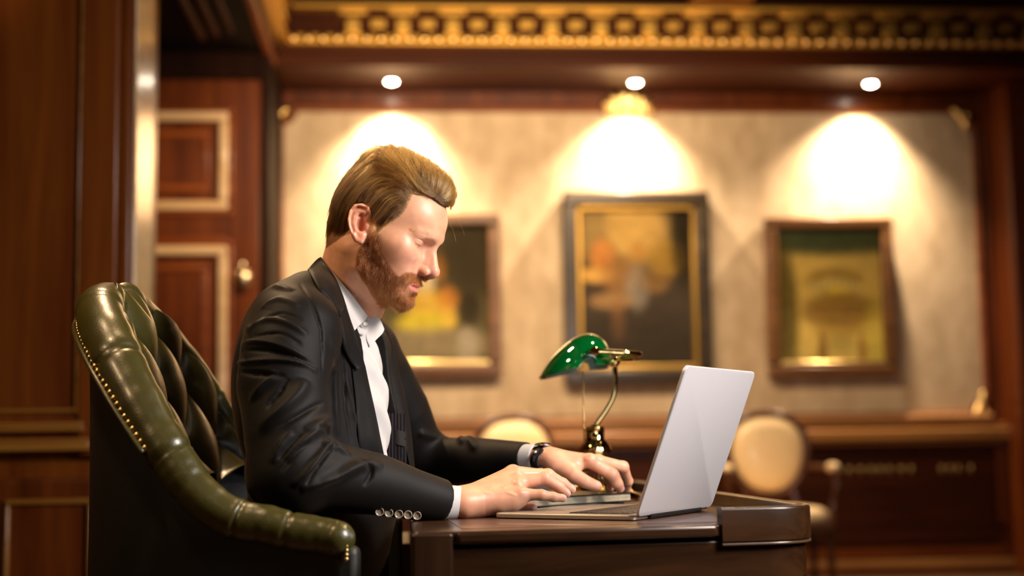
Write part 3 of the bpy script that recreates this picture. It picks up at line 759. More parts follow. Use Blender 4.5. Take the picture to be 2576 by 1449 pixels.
# curved arm
arm = spline([Lp(1498,1075),Lp(1504,1062),Lp(1525,1032),Lp(1542,1000),Lp(1548,965),Lp(1547,930),Lp(1546,914)], 40)
mk('lamp_arm', M().tube(arm, 0.0052, 14), BRASS, lamp, 'F')
pv = Lp(1488, 892); axd = unit(np.array([0.0, 1.0, 0.0]))
g = M()
jt = Lp(1548, 903)
g.ball(Lp(1547,911), 0.011, 20, 14)
mk('arm_joint', g, BRASS, lamp, 'F')
LS = 0.235
# U-shaped bracket around the shade ends
e0 = pv-axd*(LS/2+0.010); e1 = pv+axd*(LS/2+0.010)
side = np.array([0.098, 0.02, -0.006])
mid0 = e0+side*0.80; mid1 = e1+side*0.80
br = spline([e0, e0+side*0.35, e0+side*0.72, e0+side*0.95+axd*0.03, jt+np.array([0.012,0,0])-axd*0.03, jt+np.array([0.012,0,0])+axd*0.03, e1+side*0.95-axd*0.03, e1+side*0.72, e1+side*0.35, e1], 90)
br[:,2] += 0
mk('shade_bracket', M().tube(br, 0.0052, 12), BRASS, lamp, 'F')
for e, sg in ((e0,-1),(e1,1)):
    mk('pivot_knob', M().lathe([(0.0005,-0.012),(0.006,-0.011),(0.0095,-0.006),(0.0095,0.002),(0.006,0.006),(0.006,0.014)], 20, c=e, R=frame_of(-axd*sg)@rotx(math.pi)), BRASS, lamp, 'F')
# green cased-glass shade: section (u to the right, w up) about the pivot, swept along the axis
sec = spline([(-0.112,-0.050),(-0.105,-0.036),(-0.090,-0.014),(-0.066,0.010),(-0.036,0.032),(-0.005,0.040),(0.020,0.030),(0.034,0.010),(0.038,-0.008),(0.038,-0.026)], 40)
uu = np.array([axd[1], -axd[0], 0]); uu = unit(np.array([0.98,0.2,0]))
def shade(off, mat, name, par):
    V = []
    ts = np.linspace(-1, 1, 41)
    for t in ts:
        s_ = (1-abs(t)**3.2*0.93)**0.55
        top_ = sec.copy()
        piv = np.array([-0.010, -0.026])
        q = piv+(top_-piv)*s_*(1-off)
        V.append(pv+axd*t*LS/2*(1-off*0.6)+q[:,0:1]*uu+q[:,1:2]*np.array([0,0,1.0]))
    return M().grid(np.array(V))
def glass_green():
    m, nt, b = mat_base('green_glass')
    pset(b, color=(0.0, 0.075, 0.012), rough=0.04, coat=1.0, coat_rough=0.02, spec=0.6, sub=0.0)
    return m
GG = glass_green()
sh = mk('lamp_shade', shade(0, GG, '', lamp), GG, lamp, 'F', angle=180)
sm = sh.modifiers.new('thick', 'SOLIDIFY'); sm.thickness = 0.004; sm.offset = 0
mk('shade_lining', shade(0.14, None, '', lamp), plain('opal_lining', (0.35,0.55,0.42), 0.25), lamp, 'F', angle=180)
# pull chain
g = M()
c0 = Lp(1466, 935); c1 = Lp(1470, 1128)
for k in range(46):
    p = c0+(c1-c0)*k/45.0; g.ball(p, (0.0017,0.0017,0.0021), 8, 6)
g.ball(Lp(1470,1126), (0.0045,0.0045,0.008), 12, 8)
pc = mk('pull_chain', g, BRASS, lamp, 'F'); 
# ================================================================== IMPLICIT SURFACES (for the body, clothes and other soft shapes)
def smin(a, b, k):
    h = np.clip(0.5+0.5*(b-a)/k, 0, 1); return b+(a-b)*h-k*h*(1-h)
def d_ell(p, c, r, R=None):
    q = p-np.asarray(c, np.float32)
    if R is not None: q = q@np.asarray(R, np.float32)
    r = np.asarray(r, np.float32)
    k0 = np.sqrt(((q/r)**2).sum(-1)); k1 = np.sqrt(((q/(r*r))**2).sum(-1))+1e-9
    return k0*(k0-1)/k1
def d_cone(p, a, b, ra, rb):
    a = np.asarray(a, np.float32); b = np.asarray(b, np.float32); ab = b-a
    L2 = float(ab@ab)+1e-12
    t = np.clip(((p-a)@ab)/L2, 0, 1)
    q = p-a-t[..., None]*ab
    return np.sqrt((q*q).sum(-1))-(ra+(rb-ra)*t)
class SDF:
    def __init__(s, lo, hi, h):
        s.h = h; s.lo = np.asarray(lo, float); s.n = np.ceil((np.asarray(hi)-s.lo)/h).astype(int)+1
        s.F = np.full(tuple(s.n), 0.3, np.float32)
    def _sl(s, lo, hi):
        i0 = np.maximum(np.floor((np.asarray(lo)-s.lo)/s.h).astype(int), 0)
        i1 = np.minimum(np.ceil((np.asarray(hi)-s.lo)/s.h).astype(int)+1, s.n)
        if (i1 <= i0).any(): return None, None
        ax = [(s.lo[k]+s.h*np.arange(i0[k], i1[k])).astype(np.float32) for k in range(3)]
        G = np.stack(np.meshgrid(*ax, indexing='ij'), -1)
        return tuple(slice(i0[k], i1[k]) for k in range(3)), G
    def op(s, fn, lo, hi, k, mode):
        m = k+2.5*s.h
        sl, G = s._sl(np.asarray(lo)-m, np.asarray(hi)+m)
        if sl is None: return s
        d = fn(G).astype(np.float32)
        if mode == 'u': s.F[sl] = smin(s.F[sl], d, k)
        else: s.F[sl] = -smin(-s.F[sl], d, k)
        return s
    def ell(s, c, r, k=0.004, R=None, mode='u'):
        e = max(r) if R is not None else None
        c = np.asarray(c, float); rr = np.asarray(r, float) if e is None else np.full(3, e)
        return s.op(lambda G: d_ell(G, c, r, R), c-rr, c+rr, k, mode)
    def cone(s, a, b, ra, rb, k=0.004, mode='u'):
        a = np.asarray(a, float); b = np.asarray(b, float); m = max(ra, rb)
        return s.op(lambda G: d_cone(G, a, b, ra, rb), np.minimum(a, b)-m, np.maximum(a, b)+m, k, mode)
    def chain(s, pts, rs, k=0.004, mode='u'):
        """poly-line of round cones, exact union inside, smooth union with the rest"""
        pts = np.asarray(pts, float); rs = np.asarray(rs, float); m = rs.max()
        def fn(G):
            d = None
            for i in range(len(pts)-1):
                e = d_cone(G, pts[i], pts[i+1], rs[i], rs[i+1]); d = e if d is None else np.minimum(d, e)
            return d
        return s.op(fn, pts.min(0)-m, pts.max(0)+m, k, mode)
    def blur(s, it=1):
        F = s.F
        for _ in range(it):
            for ax in range(3):
                G = F.copy(); sl = [slice(None)]*3; a = list(sl); b = list(sl); c = list(sl)
                a[ax] = slice(0, -2); b[ax] = slice(1, -1); c[ax] = slice(2, None)
                G[tuple(b)] = 0.25*F[tuple(a)]+0.5*F[tuple(b)]+0.25*F[tuple(c)]; F = G
        s.F = F; return s
    def mesh(s, smooth=1):
        F = s.F; ins = F < 0
        n = np.array(F.shape)
        c = np.zeros(tuple(n-1), np.uint8)
        for dx in (0,1):
            for dy in (0,1):
                for dz in (0,1):
                    c += ins[dx:n[0]-1+dx, dy:n[1]-1+dy, dz:n[2]-1+dz]
        act = (c > 0) & (c < 8)
        idx = -np.ones(act.shape, np.int64); cells = np.argwhere(act); idx[act] = np.arange(len(cells))
        acc = np.zeros((len(cells), 3)); cnt = np.zeros(len(cells))
        corners = [(x,y,z) for x in (0,1) for y in (0,1) for z in (0,1)]
        val = {q: F[cells[:,0]+q[0], cells[:,1]+q[1], cells[:,2]+q[2]] for q in corners}
        for q in corners:
            for ax in range(3):
                if q[ax]: continue
                w = list(q); w[ax] = 1; w = tuple(w)
                a, b = val[q], val[w]; m = (a < 0) != (b < 0)
                t = np.where(m, a/(np.where(m, a-b, 1)), 0)
                pt = np.tile(np.array(q, float), (len(cells), 1)); pt[:, ax] += t
                acc[m] += pt[m]; cnt[m] += 1
        V = s.lo+s.h*(cells+acc/cnt[:, None])
        Q = []
        for ax in range(3):
            sl0 = [slice(None)]*3; sl1 = [slice(None)]*3
            sl0[ax] = slice(0, -1); sl1[ax] = slice(1, None)
            A, B = ins[tuple(sl0)], ins[tuple(sl1)]
            e = np.argwhere(A != B); u, v = (ax+1) % 3, (ax+2) % 3
            ok = (e[:,u] > 0) & (e[:,v] > 0) & (e[:,u] < n[u]-1) & (e[:,v] < n[v]-1); e = e[ok]
            def cell(du, dv):
                q = e.copy(); q[:,u] += du; q[:,v] += dv; return idx[q[:,0], q[:,1], q[:,2]]
            q4 = np.stack([cell(-1,-1), cell(0,-1), cell(0,0), cell(-1,0)], 1)
            fl = ~A[e[:,0], e[:,1], e[:,2]]
            q4[fl] = q4[fl][:, ::-1]
            Q.append(q4)
        Q = np.vstack(Q)
        for _ in range(smooth):
            S = np.zeros_like(V); C = np.zeros(len(V))
            for i in range(4):
                a, b = Q[:, i], Q[:, (i+1) % 4]
                for k in range(3): S[:, k] += np.bincount(a, V[b, k], len(V))
                C += np.bincount(a, minlength=len(V))
                for k in range(3): S[:, k] += np.bincount(b, V[a, k], len(V))
                C += np.bincount(b, minlength=len(V))
            V = V*0.5+0.5*S/np.maximum(C, 1)[:, None]
        return V, Q
def vnormals(V, Q):
    a = V[Q[:,1]]-V[Q[:,0]]; b = V[Q[:,2]]-V[Q[:,0]]; c = V[Q[:,3]]-V[Q[:,0]]
    fn = np.cross(a, b)+np.cross(b, c)
    N = np.zeros_like(V)
    for i in range(4):
        for k in range(3): N[:, k] += np.bincount(Q[:, i], fn[:, k], len(V))
    return N/(np.linalg.norm(N, axis=1, keepdims=True)+1e-12)
def largest(V, Q):
    """keep the biggest connected piece"""
    n = len(V); lab = np.arange(n)
    for _ in range(400):
        m = lab[Q].min(1); new = lab.copy()
        for i in range(4): np.minimum.at(new, Q[:, i], m)
        new = new[new]
        if (new == lab).all(): break
        lab = new
    u, c = np.unique(lab[Q[:,0]], return_counts=True); keep = lab == u[c.argmax()]
    remap = np.cumsum(keep)-1
    Qk = Q[keep[Q[:,0]]]
    return V[keep], remap[Qk]
def foldt(V, pts, r, d, skew=0.0):
    """a crease along a polyline that fades out at both ends"""
    pts = np.asarray(pts, float); best = np.full(len(V), 1e9); par = np.zeros(len(V)); n = len(pts)-1
    for i in range(n):
        a, b = pts[i], pts[i+1]; ab = b-a
        t = np.clip(((V-a)@ab)/(ab@ab+1e-12), 0, 1); q = V-a-t[:,None]*ab; e = np.sqrt((q*q).sum(1))
        m = e < best; best[m] = e[m]; par[m] = (i+t[m])/n
    return d*np.exp(-(best/r)**2)*np.clip(np.sin(np.pi*np.clip(par,0.0,1.0)),0,1)**0.6
def gauss(p, c, r):
    q = (p-np.asarray(c))/np.asarray(r); return np.exp(-(q*q).sum(-1))
def inpoly(x, y, poly):
    poly = np.asarray(poly, float); ins = np.zeros(np.shape(x), bool); n = len(poly)
    for i in range(n):
        x0, y0 = poly[i]; x1, y1 = poly[(i+1) % n]
        if y0 == y1: continue
        cnd = ((y0 > y) != (y1 > y)) & (x < (x1-x0)*(y-y0)/(y1-y0)+x0); ins ^= cnd
    return ins
def hair_curves(name, pts, rad, mat, parent):
    """pts: (n, k, 3) in the R frame; rad: (k,) taper or (n, k)"""
    n, k = pts.shape[:2]
    hc = bpy.data.hair_curves.new(name); hc.add_curves([k]*n)
    p = (pts-parent_loc(parent)).reshape(-1, 3).astype(np.float32)
    hc.attributes['position'].data.foreach_set('vector', p.ravel())
    ra = hc.attributes.get('radius') or hc.attributes.new('radius', 'FLOAT', 'POINT')
    ra.data.foreach_set('value', np.broadcast_to(rad, (n, k)).astype(np.float32).ravel())
    hc.materials.append(mat)
    o = bpy.data.objects.new(name, hc); scene.collection.objects.link(o); o.parent = parent
    return o
# ================================================================== THE MAN: HEAD (local: f forward, u up, s towards his right = the camera)
PSI, THE = math.radians(12), math.radians(25)
hf = np.array([math.cos(PSI)*math.cos(THE), -math.sin(PSI)*math.cos(THE), -math.sin(THE)])
hu = np.array([math.cos(PSI)*math.sin(THE), -math.sin(PSI)*math.sin(THE), math.cos(THE)])
hs = np.cross(hf, hu)
HR = np.stack([hf, hu, hs], 1)                 # local -> F
HO = P(921, 568, 2.375)-0.073*hs
def H2F(v): return np.asarray(v)@HR.T+HO
def F2H(v): return (np.asarray(v)-HO)@HR
def pxh(px, py, s):
    """head-local (f, u) seen at a pixel, on the plane s = const"""
    r = _ray(px, py, _RF); o = np.array([0, 0, CAM_H])
    t = (s-(o-HO)@hs)/(r@hs); return F2H(o+r*t)[:2]
_HB = None
def build_head():
    h = 0.0011
    S = SDF((-0.10, -0.20, -0.100), (0.142, 0.132, 0.100), h)
    # skull and face masses
    S.ell((0.010, 0.038, 0), (0.090, 0.083, 0.073), 0.01)
    S.ell((0.045, 0.042, 0), (0.0605, 0.056, 0.060), 0.02)
    S.ell((0.043, -0.018, 0), (0.056, 0.060, 0.058), 0.02)
    S.ell((0.030, -0.050, 0), (0.050, 0.045, 0.050), 0.02)
    S.ell((0.075, -0.056, 0), (0.027, 0.030, 0.031), 0.018)
    for g in (1, -1):
        S.chain([(0.080,-0.083,0.008*g),(0.058,-0.079,0.030*g),(0.012,-0.064,0.050*g),(-0.002,-0.020,0.060*g)], [0.019,0.017,0.015,0.012], 0.022)
        S.ell((0.070,-0.015,0.040*g), (0.024,0.017,0.018), 0.016)
        S.cone((0.062,-0.009,0.052*g), (0.010,-0.002,0.064*g), 0.010, 0.008, 0.018)
        S.ell((0.060,-0.045,0.036*g), (0.030,0.026,0.018), 0.02)
        S.chain([(0.098,0.026,0.006*g),(0.0965,0.028,0.023*g),(0.079,0.023,0.046*g)], [0.0088,0.0088,0.007], 0.012)
    S.ell((0.082,-0.086,0), (0.021,0.019,0.022), 0.014)
    for g in (1, -1): S.ell((0.040,-0.010,0.048*g), (0.036,0.032,0.0215), 0.02)
    for g in (1, -1):      # eye sockets
        S.ell((0.102,0.005,0.030*g), (0.014,0.0120,0.016), 0.012, mode='s')
        S.ell((0.108,0.000,0.017*g), (0.012,0.012,0.007), 0.010, mode='s')
    # neck
    nb = F2H(P(866, 790, 2.50))
    S.cone((-0.012,-0.035,0), nb, 0.056, 0.060, 0.03)
    S.cone((-0.038,-0.040,0.010), nb+np.array([-0.014,0,0]), 0.036, 0.046, 0.02)
    S.cone((0.035,-0.080,0), nb+np.array([0.030,0.035,0]), 0.030, 0.030, 0.02)
    S.cone((-0.02,-0.045,0.048), nb+np.array([0.03,0.01,0.022]), 0.017, 0.013, 0.018)   # neck muscle
    # nose
    S.chain([(0.0985,0.016,0),(0.1035,0.005,0),(0.1125,-0.010,0),(0.1190,-0.0225,0)], [0.0075,0.0066,0.0068,0.0082], 0.008)
    S.cone((0.094,-0.002,0), (0.106,-0.027,0), 0.0100, 0.0130, 0.010)
    S.ell((0.1198,-0.0272,0), (0.0105,0.0092,0.0098), 0.006)
    for g in (1, -1):
        S.ell((0.1060,-0.0320,0.0135*g), (0.0105,0.0078,0.0056), 0.0045)
    S.chain([(0.1215,-0.0345,0),(0.1100,-0.0415,0)], [0.0036,0.0042], 0.004)
    for g in (1, -1):
        S.ell((0.1135,-0.0400,0.0070*g), (0.0064,0.0038,0.0030), 0.0012, R=rotz(math.radians(-22)), mode='s')
    # lips
    S.chain([(0.0885,-0.0625,-0.0245),(0.0975,-0.0580,-0.012),(0.1020,-0.0568,-0.004),(0.1012,-0.0573,0),(0.1020,-0.0568,0.004),(0.0975,-0.0580,0.012),(0.0885,-0.0625,0.0245)], [0.0025,0.0045,0.0052,0.005,0.0052,0.0045,0.0025], 0.005)
    S.chain([(0.0870,-0.0660,-0.0235),(0.0965,-0.0685,-0.012),(0.1005,-0.0695,0),(0.0965,-0.0685,0.012),(0.0870,-0.0660,0.0235)], [0.0022,0.0050,0.0062,0.0050,0.0022], 0.0035)
    S.chain([(0.0885,-0.0640,-0.0275),(0.1000,-0.0622,-0.0145),(0.1070,-0.0630,0),(0.1000,-0.0622,0.0145),(0.0885,-0.0640,0.0275)], [0.0012,0.0013,0.0014,0.0013,0.0012], 0.0022, mode='s')
    S.ell((0.1045,-0.0805,0), (0.0085,0.0050,0.016), 0.008, mode='s')
    S.chain([(0.110,-0.047,0),(0.1085,-0.053,0)], [0.0016,0.0016], 0.004, mode='s')
    # eyes: lid ball, slit, crease
    for g in (1, -1):
        e = np.array([0.0758, 0.0118, 0.0335*g])
        S.ell(e, (0.0135,0.0120,0.0175), 0.0055)
    # ears (rear rim stands off the head)
    def EP(zx, zy, c):     # zoom pixels of the ear -> local
        q = pxh(780+zx/3.15, 340+zy/3.15, 0.073); return np.array([q[0], q[1], c])
    helix = [(462,668,.0745),(478,628,.0755),(462,580,.0790),(422,566,.0830),(380,574,.0855),(349,618,.0875),(337,682,.0885),(344,745,.0870),(360,796,.0845),(378,832,.0810),(408,842,.0770)]
    hr = [0.0028,0.0034,0.0038,0.0041,0.0042,0.0040,0.0036,0.0034,0.0038,0.0046,0.0050]
    anti = [(432,610,.0765),(398,622,.0800),(378,668,.0825),(376,720,.0825),(388,768,.0800),(408,790,.0770)]
    for g in (1, -1):
        G = lambda q: EP(*q)*np.array([1,1,g])
        S.ell(G((400,690,.0715)), (0.0150,0.0270,0.0075), 0.006, R=rotz(math.radians(22)))
        web = [np.array(q, float)*0.66+np.array([400,690,.0745])*0.34 for q in helix[2:]]
        S.chain([G(q) for q in web], [0.0034]*len(web), 0.005)
        web = [np.array(q, float)*0.84+np.array([400,690,.0745])*0.16 for q in helix[2:]]
        S.chain([G(q) for q in web], [0.0028]*len(web), 0.004)
        S.chain([G(q) for q in helix], hr, 0.0025)
        S.chain([G((332,680,.0845)), G((385,690,.0765))], [0.0030,0.0030], 0.004)
        S.chain([G((345,620,.0835)), G((395,610,.0760))], [0.0028,0.0030], 0.004)
        S.chain([G((352,760,.0820)), G((400,750,.0750))], [0.0032,0.0035], 0.004)
        S.chain([G(q) for q in anti], [0.0022,0.0026,0.0028,0.0028,0.0028,0.0026], 0.0025)
        S.ell(G((418,806,.0765)), (0.0062,0.0075,0.0036), 0.004)
        S.ell(G((400,812,.079)), (0.0070,0.0085,0.0034), 0.004)
        S.ell(G((446,722,.0765)), (0.0040,0.0058,0.0034), 0.003)          # tragus
        S.ell(G((412,712,.0795)), (0.0075,0.0120,0.0085), 0.0025, R=rotz(math.radians(20)), mode='s')   # concha
        S.ell(G((420,655,.0800)), (0.0068,0.0048,0.0052), 0.0025, mode='s')
        S.chain([G((440,592,.0840)), G((400,586,.0865)), G((366,610,.0890)), G((352,660,.0905)), G((352,715,.0905)), G((364,770,.0880))], [0.0030,0.0034,0.0036,0.0034,0.0030,0.0024], 0.0022, mode='s')
    V, Q = S.mesh(1)
    return V, Q
headV, headQ = build_head()
headV, headQ = largest(headV, headQ)
headN = vnormals(headV, headQ)
# skin relief: fine wrinkles beside the eye, forehead
def fold(V, pts, r, d):
    pts = np.asarray(pts, float); best = np.full(len(V), 1e9)
    for i in range(len(pts)-1):
        best = np.minimum(best, d_cone(V, pts[i], pts[i+1], 0, 0))
    return d*np.exp(-(best/r)**2)
# eyelids: slit, upper crease, lower furrow, pressed into the skin
def lid_line(g, el0, el1, r, a0, a1, n=15):
    e = np.array([0.0758, 0.0118, 0.0335*g]); a = np.radians(np.linspace(a0, a1, n)); w = np.cos(np.linspace(-1.2, 1.2, n))
    el = np.radians(el0+(el1-el0)*w); p = e+r*np.stack([np.cos(el)*np.cos(a), np.sin(el), 1.25*g*np.cos(el)*np.sin(a)], 1)
    near = headV[(((headV-e)**2).sum(1) < 0.03**2)]
    return np.array([near[((near-q)**2).sum(1).argmin()] for q in p])
SLITS = []
for g in (1, -1):
    sl_ = lid_line(g, -14, -30, 0.0135, -52, 76); SLITS.append(sl_)
    dd_ = foldt(headV, sl_, 0.0008, 0.0013)+foldt(headV, lid_line(g, 6, 20, 0.0135, -50, 78), 0.0012, 0.0011)+foldt(headV, lid_line(g, -36, -56, 0.0145, -45, 60), 0.0022, 0.0010)-foldt(headV, lid_line(g, -22, -38, 0.0138, -48, 66), 0.0012, 0.0006)
    headV = headV-headN*dd_[:,None]
headN = vnormals(headV, headQ)
# ---- hair / beard regions in (f, u), from the near side
def Z1(x, y, s): return tuple(pxh(780+x/3.15, 340+y/3.15, s))
HAIRLINE = [Z1(1072,572,0.0),Z1(1010,515,0.015),Z1(930,485,0.030),Z1(868,478,0.042),Z1(822,462,0.050),Z1(800,500,0.056),Z1(776,560,0.060),Z1(738,622,0.063),Z1(680,660,0.065),Z1(632,695,0.067),Z1(580,733,0.069),
            Z1(555,775,0.070),Z1(534,765,0.071),Z1(522,700,0.072),Z1(500,630,0.073),Z1(484,565,0.073),Z1(420,530,0.075),Z1(365,545,0.075),Z1(322,590,0.073),Z1(300,660,0.070),Z1(300,740,0.066),Z1(270,800,0.060),Z1(215,840,0.050),Z1(150,900,0.02),(-0.2,-0.10),(-0.2,0.3),(0.3,0.3),(0.3,0.085)]
BEARD = [Z1(488,815,.068),Z1(524,768,.068),Z1(558,760,.067),Z1(562,830,.065),Z1(570,930,.063),Z1(610,1000,.058),Z1(655,1060,.050),Z1(690,1105,.045),Z1(725,1130,.036),Z1(790,1095,.025),Z1(850,1100,.012),Z1(905,1120,.0),(0.135,-0.045),(0.135,-0.13),
         (0.07,-0.125),Z1(520,1330,.020),Z1(480,1260,.035),Z1(440,1190,.048),Z1(395,1120,.055),Z1(368,1040,.060),Z1(375,960,.063),Z1(400,900,.066),Z1(430,860,.068)]
def in_hair(V): return inpoly(V[:,0], V[:,1], HAIRLINE)
def beard_density(V):
    d = inpoly(V[:,0], V[:,1], BEARD).astype(float)
    s = np.abs(V[:,2])
    # lips stay bare, thinner below the lip sides
    lip = (((V[:,0]-0.100)/0.02)**2+((V[:,1]+0.0632)/0.0072)**2+(s/0.026)**2) < 1
    d[lip] = 0
    bare = np.exp(-(((V[:,0]-0.083)/0.014)**2+((V[:,1]+0.078)/0.012)**2+((s-0.022)/0.012)**2))
    d *= 1-0.9*bare
    return d
hl = in_hair(headV); bd_ = beard_density(headV)
# ---- skin colour
def blurmask(m, V, Q, it=4):
    m = m.astype(float)
    for _ in range(it):
        S = np.zeros(len(V)); C = np.zeros(len(V))
        for i in range(4):
            a, b = Q[:, i], Q[:, (i+1) % 4]
            S += np.bincount(a, m[b], len(V))+np.bincount(b, m[a], len(V)); C += np.bincount(a, minlength=len(V))+np.bincount(b, minlength=len(V))
        m = 0.4*m+0.6*S/np.maximum(C, 1)
    return m
def mixc(c, col, w): return c*(1-w[:, None])+np.array(col)*w[:, None]
SKIN = np.array([0.68, 0.345, 0.205])
hcol = np.tile(SKIN, (len(headV), 1))
sa = np.abs(headV[:,2]); Vs = headV.copy(); Vs[:,2] = sa
hcol = mixc(hcol, (0.74,0.26,0.18), 0.55*gauss(Vs, (0.122,-0.028,0), (0.016,0.014,0.016)))
hcol = mixc(hcol, (0.74,0.26,0.18), 0.40*gauss(Vs, (0.106,-0.036,0.014), (0.012,0.010,0.010)))
hcol = mixc(hcol, (0.72,0.26,0.18), 0.35*gauss(Vs, (0.078,-0.022,0.045), (0.026,0.022,0.03)))
hcol = mixc(hcol, (0.72,0.22,0.14), 0.60*gauss(Vs, (-0.008,0.0,0.082), (0.024,0.036,0.012)))
hcol = mixc(hcol, (0.55,0.24,0.17), 0.55*gauss(Vs, (0.098,0.001,0.024), (0.016,0.012,0.016)))
lipm = (((headV[:,0]-0.100)/0.018)**2+((headV[:,1]+0.0632)/0.0088)**2+(sa/0.026)**2 < 1) & (headV[:,0] > 0.086)
slit = np.zeros(len(headV))
for g in (1, -1):
    slit += foldt(headV, SLITS[0 if g == 1 else 1], 0.0016, 1.0)
hcol = mixc(hcol, (0.12,0.05,0.035), np.clip(0.9*slit,0,1))
hcol = mixc(hcol, (0.60,0.17,0.15), 0.85*blurmask(lipm, headV, headQ, 3))
bm = blurmask(bd_*1.0, headV, headQ, 6)
hcol = mixc(hcol, (0.20,0.065,0.022), 0.85*bm)
hcol = mixc(hcol, (0.16,0.075,0.03), 0.92*blurmask(hl, headV, headQ, 3))
# ================================================================== HAIR, BEARD, BROWS (built around the head)
def skin_mat():
    m, nt, b = mat_base('skin')
    a = nt.nodes.new('ShaderNodeAttribute'); a.attribute_name = 'Col'
    tc = nt.nodes.new('ShaderNodeTexCoord')
    n = nt.nodes.new('ShaderNodeTexNoise'); n.inputs['Scale'].default_value = 55; n.inputs['Detail'].default_value = 5
    nt.links.new(tc.outputs['Object'], n.inputs['Vector'])
    mr = nt.nodes.new('ShaderNodeMapRange'); mr.inputs[1].default_value = 0.3; mr.inputs[2].default_value = 0.7; mr.inputs[3].default_value = 0.88; mr.inputs[4].default_value = 1.08
    nt.links.new(n.outputs['Fac'], mr.inputs[0])
    mx = nt.nodes.new('ShaderNodeVectorMath'); mx.operation = 'SCALE'
    nt.links.new(a.outputs['Color'], mx.inputs[0]); nt.links.new(mr.outputs[0], mx.inputs['Scale'])
    nt.links.new(mx.outputs[0], b.inputs['Base Color'])
    n2 = nt.nodes.new('ShaderNodeTexNoise'); n2.inputs['Scale'].default_value = 1300; n2.inputs['Detail'].default_value = 3
    nt.links.new(tc.outputs['Object'], n2.inputs['Vector'])
    bp = nt.nodes.new('ShaderNodeBump'); bp.inputs['Strength'].default_value = 0.11; bp.inputs['Distance'].default_value = 0.0005
    nt.links.new(n2.outputs['Fac'], bp.inputs['Height']); nt.links.new(bp.outputs['Normal'], b.inputs['Normal'])
    pset(b, rough=0.42, sub=0.18, sub_scale=0.008, spec=0.45)
    b.inputs['Subsurface Radius'].default_value = (1.0, 0.35, 0.2)
    return m
SKINM = skin_mat()
def hair_mat(name, color, rough=0.35, rr=0.3):
    m = bpy.data.materials.new(name); m.use_nodes = True; nt = m.node_tree
    for n in list(nt.nodes):
        if n.type == 'BSDF_PRINCIPLED': nt.nodes.remove(n)
    out = [n for n in nt.nodes if n.type == 'OUTPUT_MATERIAL'][0]
    b = nt.nodes.new('ShaderNodeBsdfHairPrincipled'); b.model = 'CHIANG'; b.parametrization = 'COLOR'
    b.inputs['Color'].default_value = (*color, 1); b.inputs['Roughness'].default_value = rough; b.inputs['Radial Roughness'].default_value = rr
    hi = nt.nodes.new('ShaderNodeHairInfo')
    mr = nt.nodes.new('ShaderNodeMapRange'); mr.inputs[3].default_value = 0.4; mr.inputs[4].default_value = 1.7
    nt.links.new(hi.outputs['Random'], mr.inputs[0])
    vm = nt.nodes.new('ShaderNodeVectorMath'); vm.operation = 'SCALE'; vm.inputs[0].default_value = color
    nt.links.new(mr.outputs[0], vm.inputs['Scale']); nt.links.new(vm.outputs[0], b.inputs['Color'])
    nt.links.new(b.outputs[0], out.inputs[0]); return m
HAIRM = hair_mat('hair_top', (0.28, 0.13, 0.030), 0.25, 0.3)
HAIRS = hair_mat('hair_side', (0.080, 0.035, 0.007), 0.3, 0.3)  # darker than the top strands: shading of the side put into the colour
BEARDM = hair_mat('beard_strands', (0.22, 0.055, 0.008), 0.35, 0.4)
BROWM = hair_mat('brow_strands', (0.42, 0.23, 0.10), 0.35, 0.4)
def build_cap():
    """hair volume, head-local"""
    S = SDF((-0.11,-0.10,-0.10), (0.125,0.165,0.10), 0.0016)
    S.ell((0.006,0.040,0), (0.096,0.088,0.080), 0.01)
    S.ell((-0.030,0.020,0), (0.058,0.072,0.070), 0.02)
    S.ell((-0.034,0.074,0), (0.046,0.046,0.055), 0.02)
    S.cone((-0.040,-0.02,0), F2H(P(868,640,2.46)), 0.046, 0.032, 0.015)
    # near-side swept mass and the quiff
    for (x, y, s_, r) in CREST: 
        q = pxh(780+x/3.15, 340+y/3.15, s_); S.ell((q[0], q[1], s_), r, 0.014)
    # bumps give the crest its uneven outline
    V, Q = S.mesh(2)
    return V, Q, S
CREST = [(560,262,0.005,(0.034,0.034,0.040)),(660,262,0.005,(0.036,0.036,0.040)),(750,302,0.005,(0.037,0.035,0.042)),(850,345,0.006,(0.036,0.033,0.044)),(925,400,0.006,(0.034,0.032,0.044)),(985,440,0.004,(0.032,0.030,0.042)),(1015,480,0.000,(0.026,0.024,0.034))]
capV, capQ, capS = build_cap()
capN = vnormals(capV, capQ)
# keep the hair cap only where the hairline allows it
kc = in_hair(capV)
fc = kc[capQ].all(1)
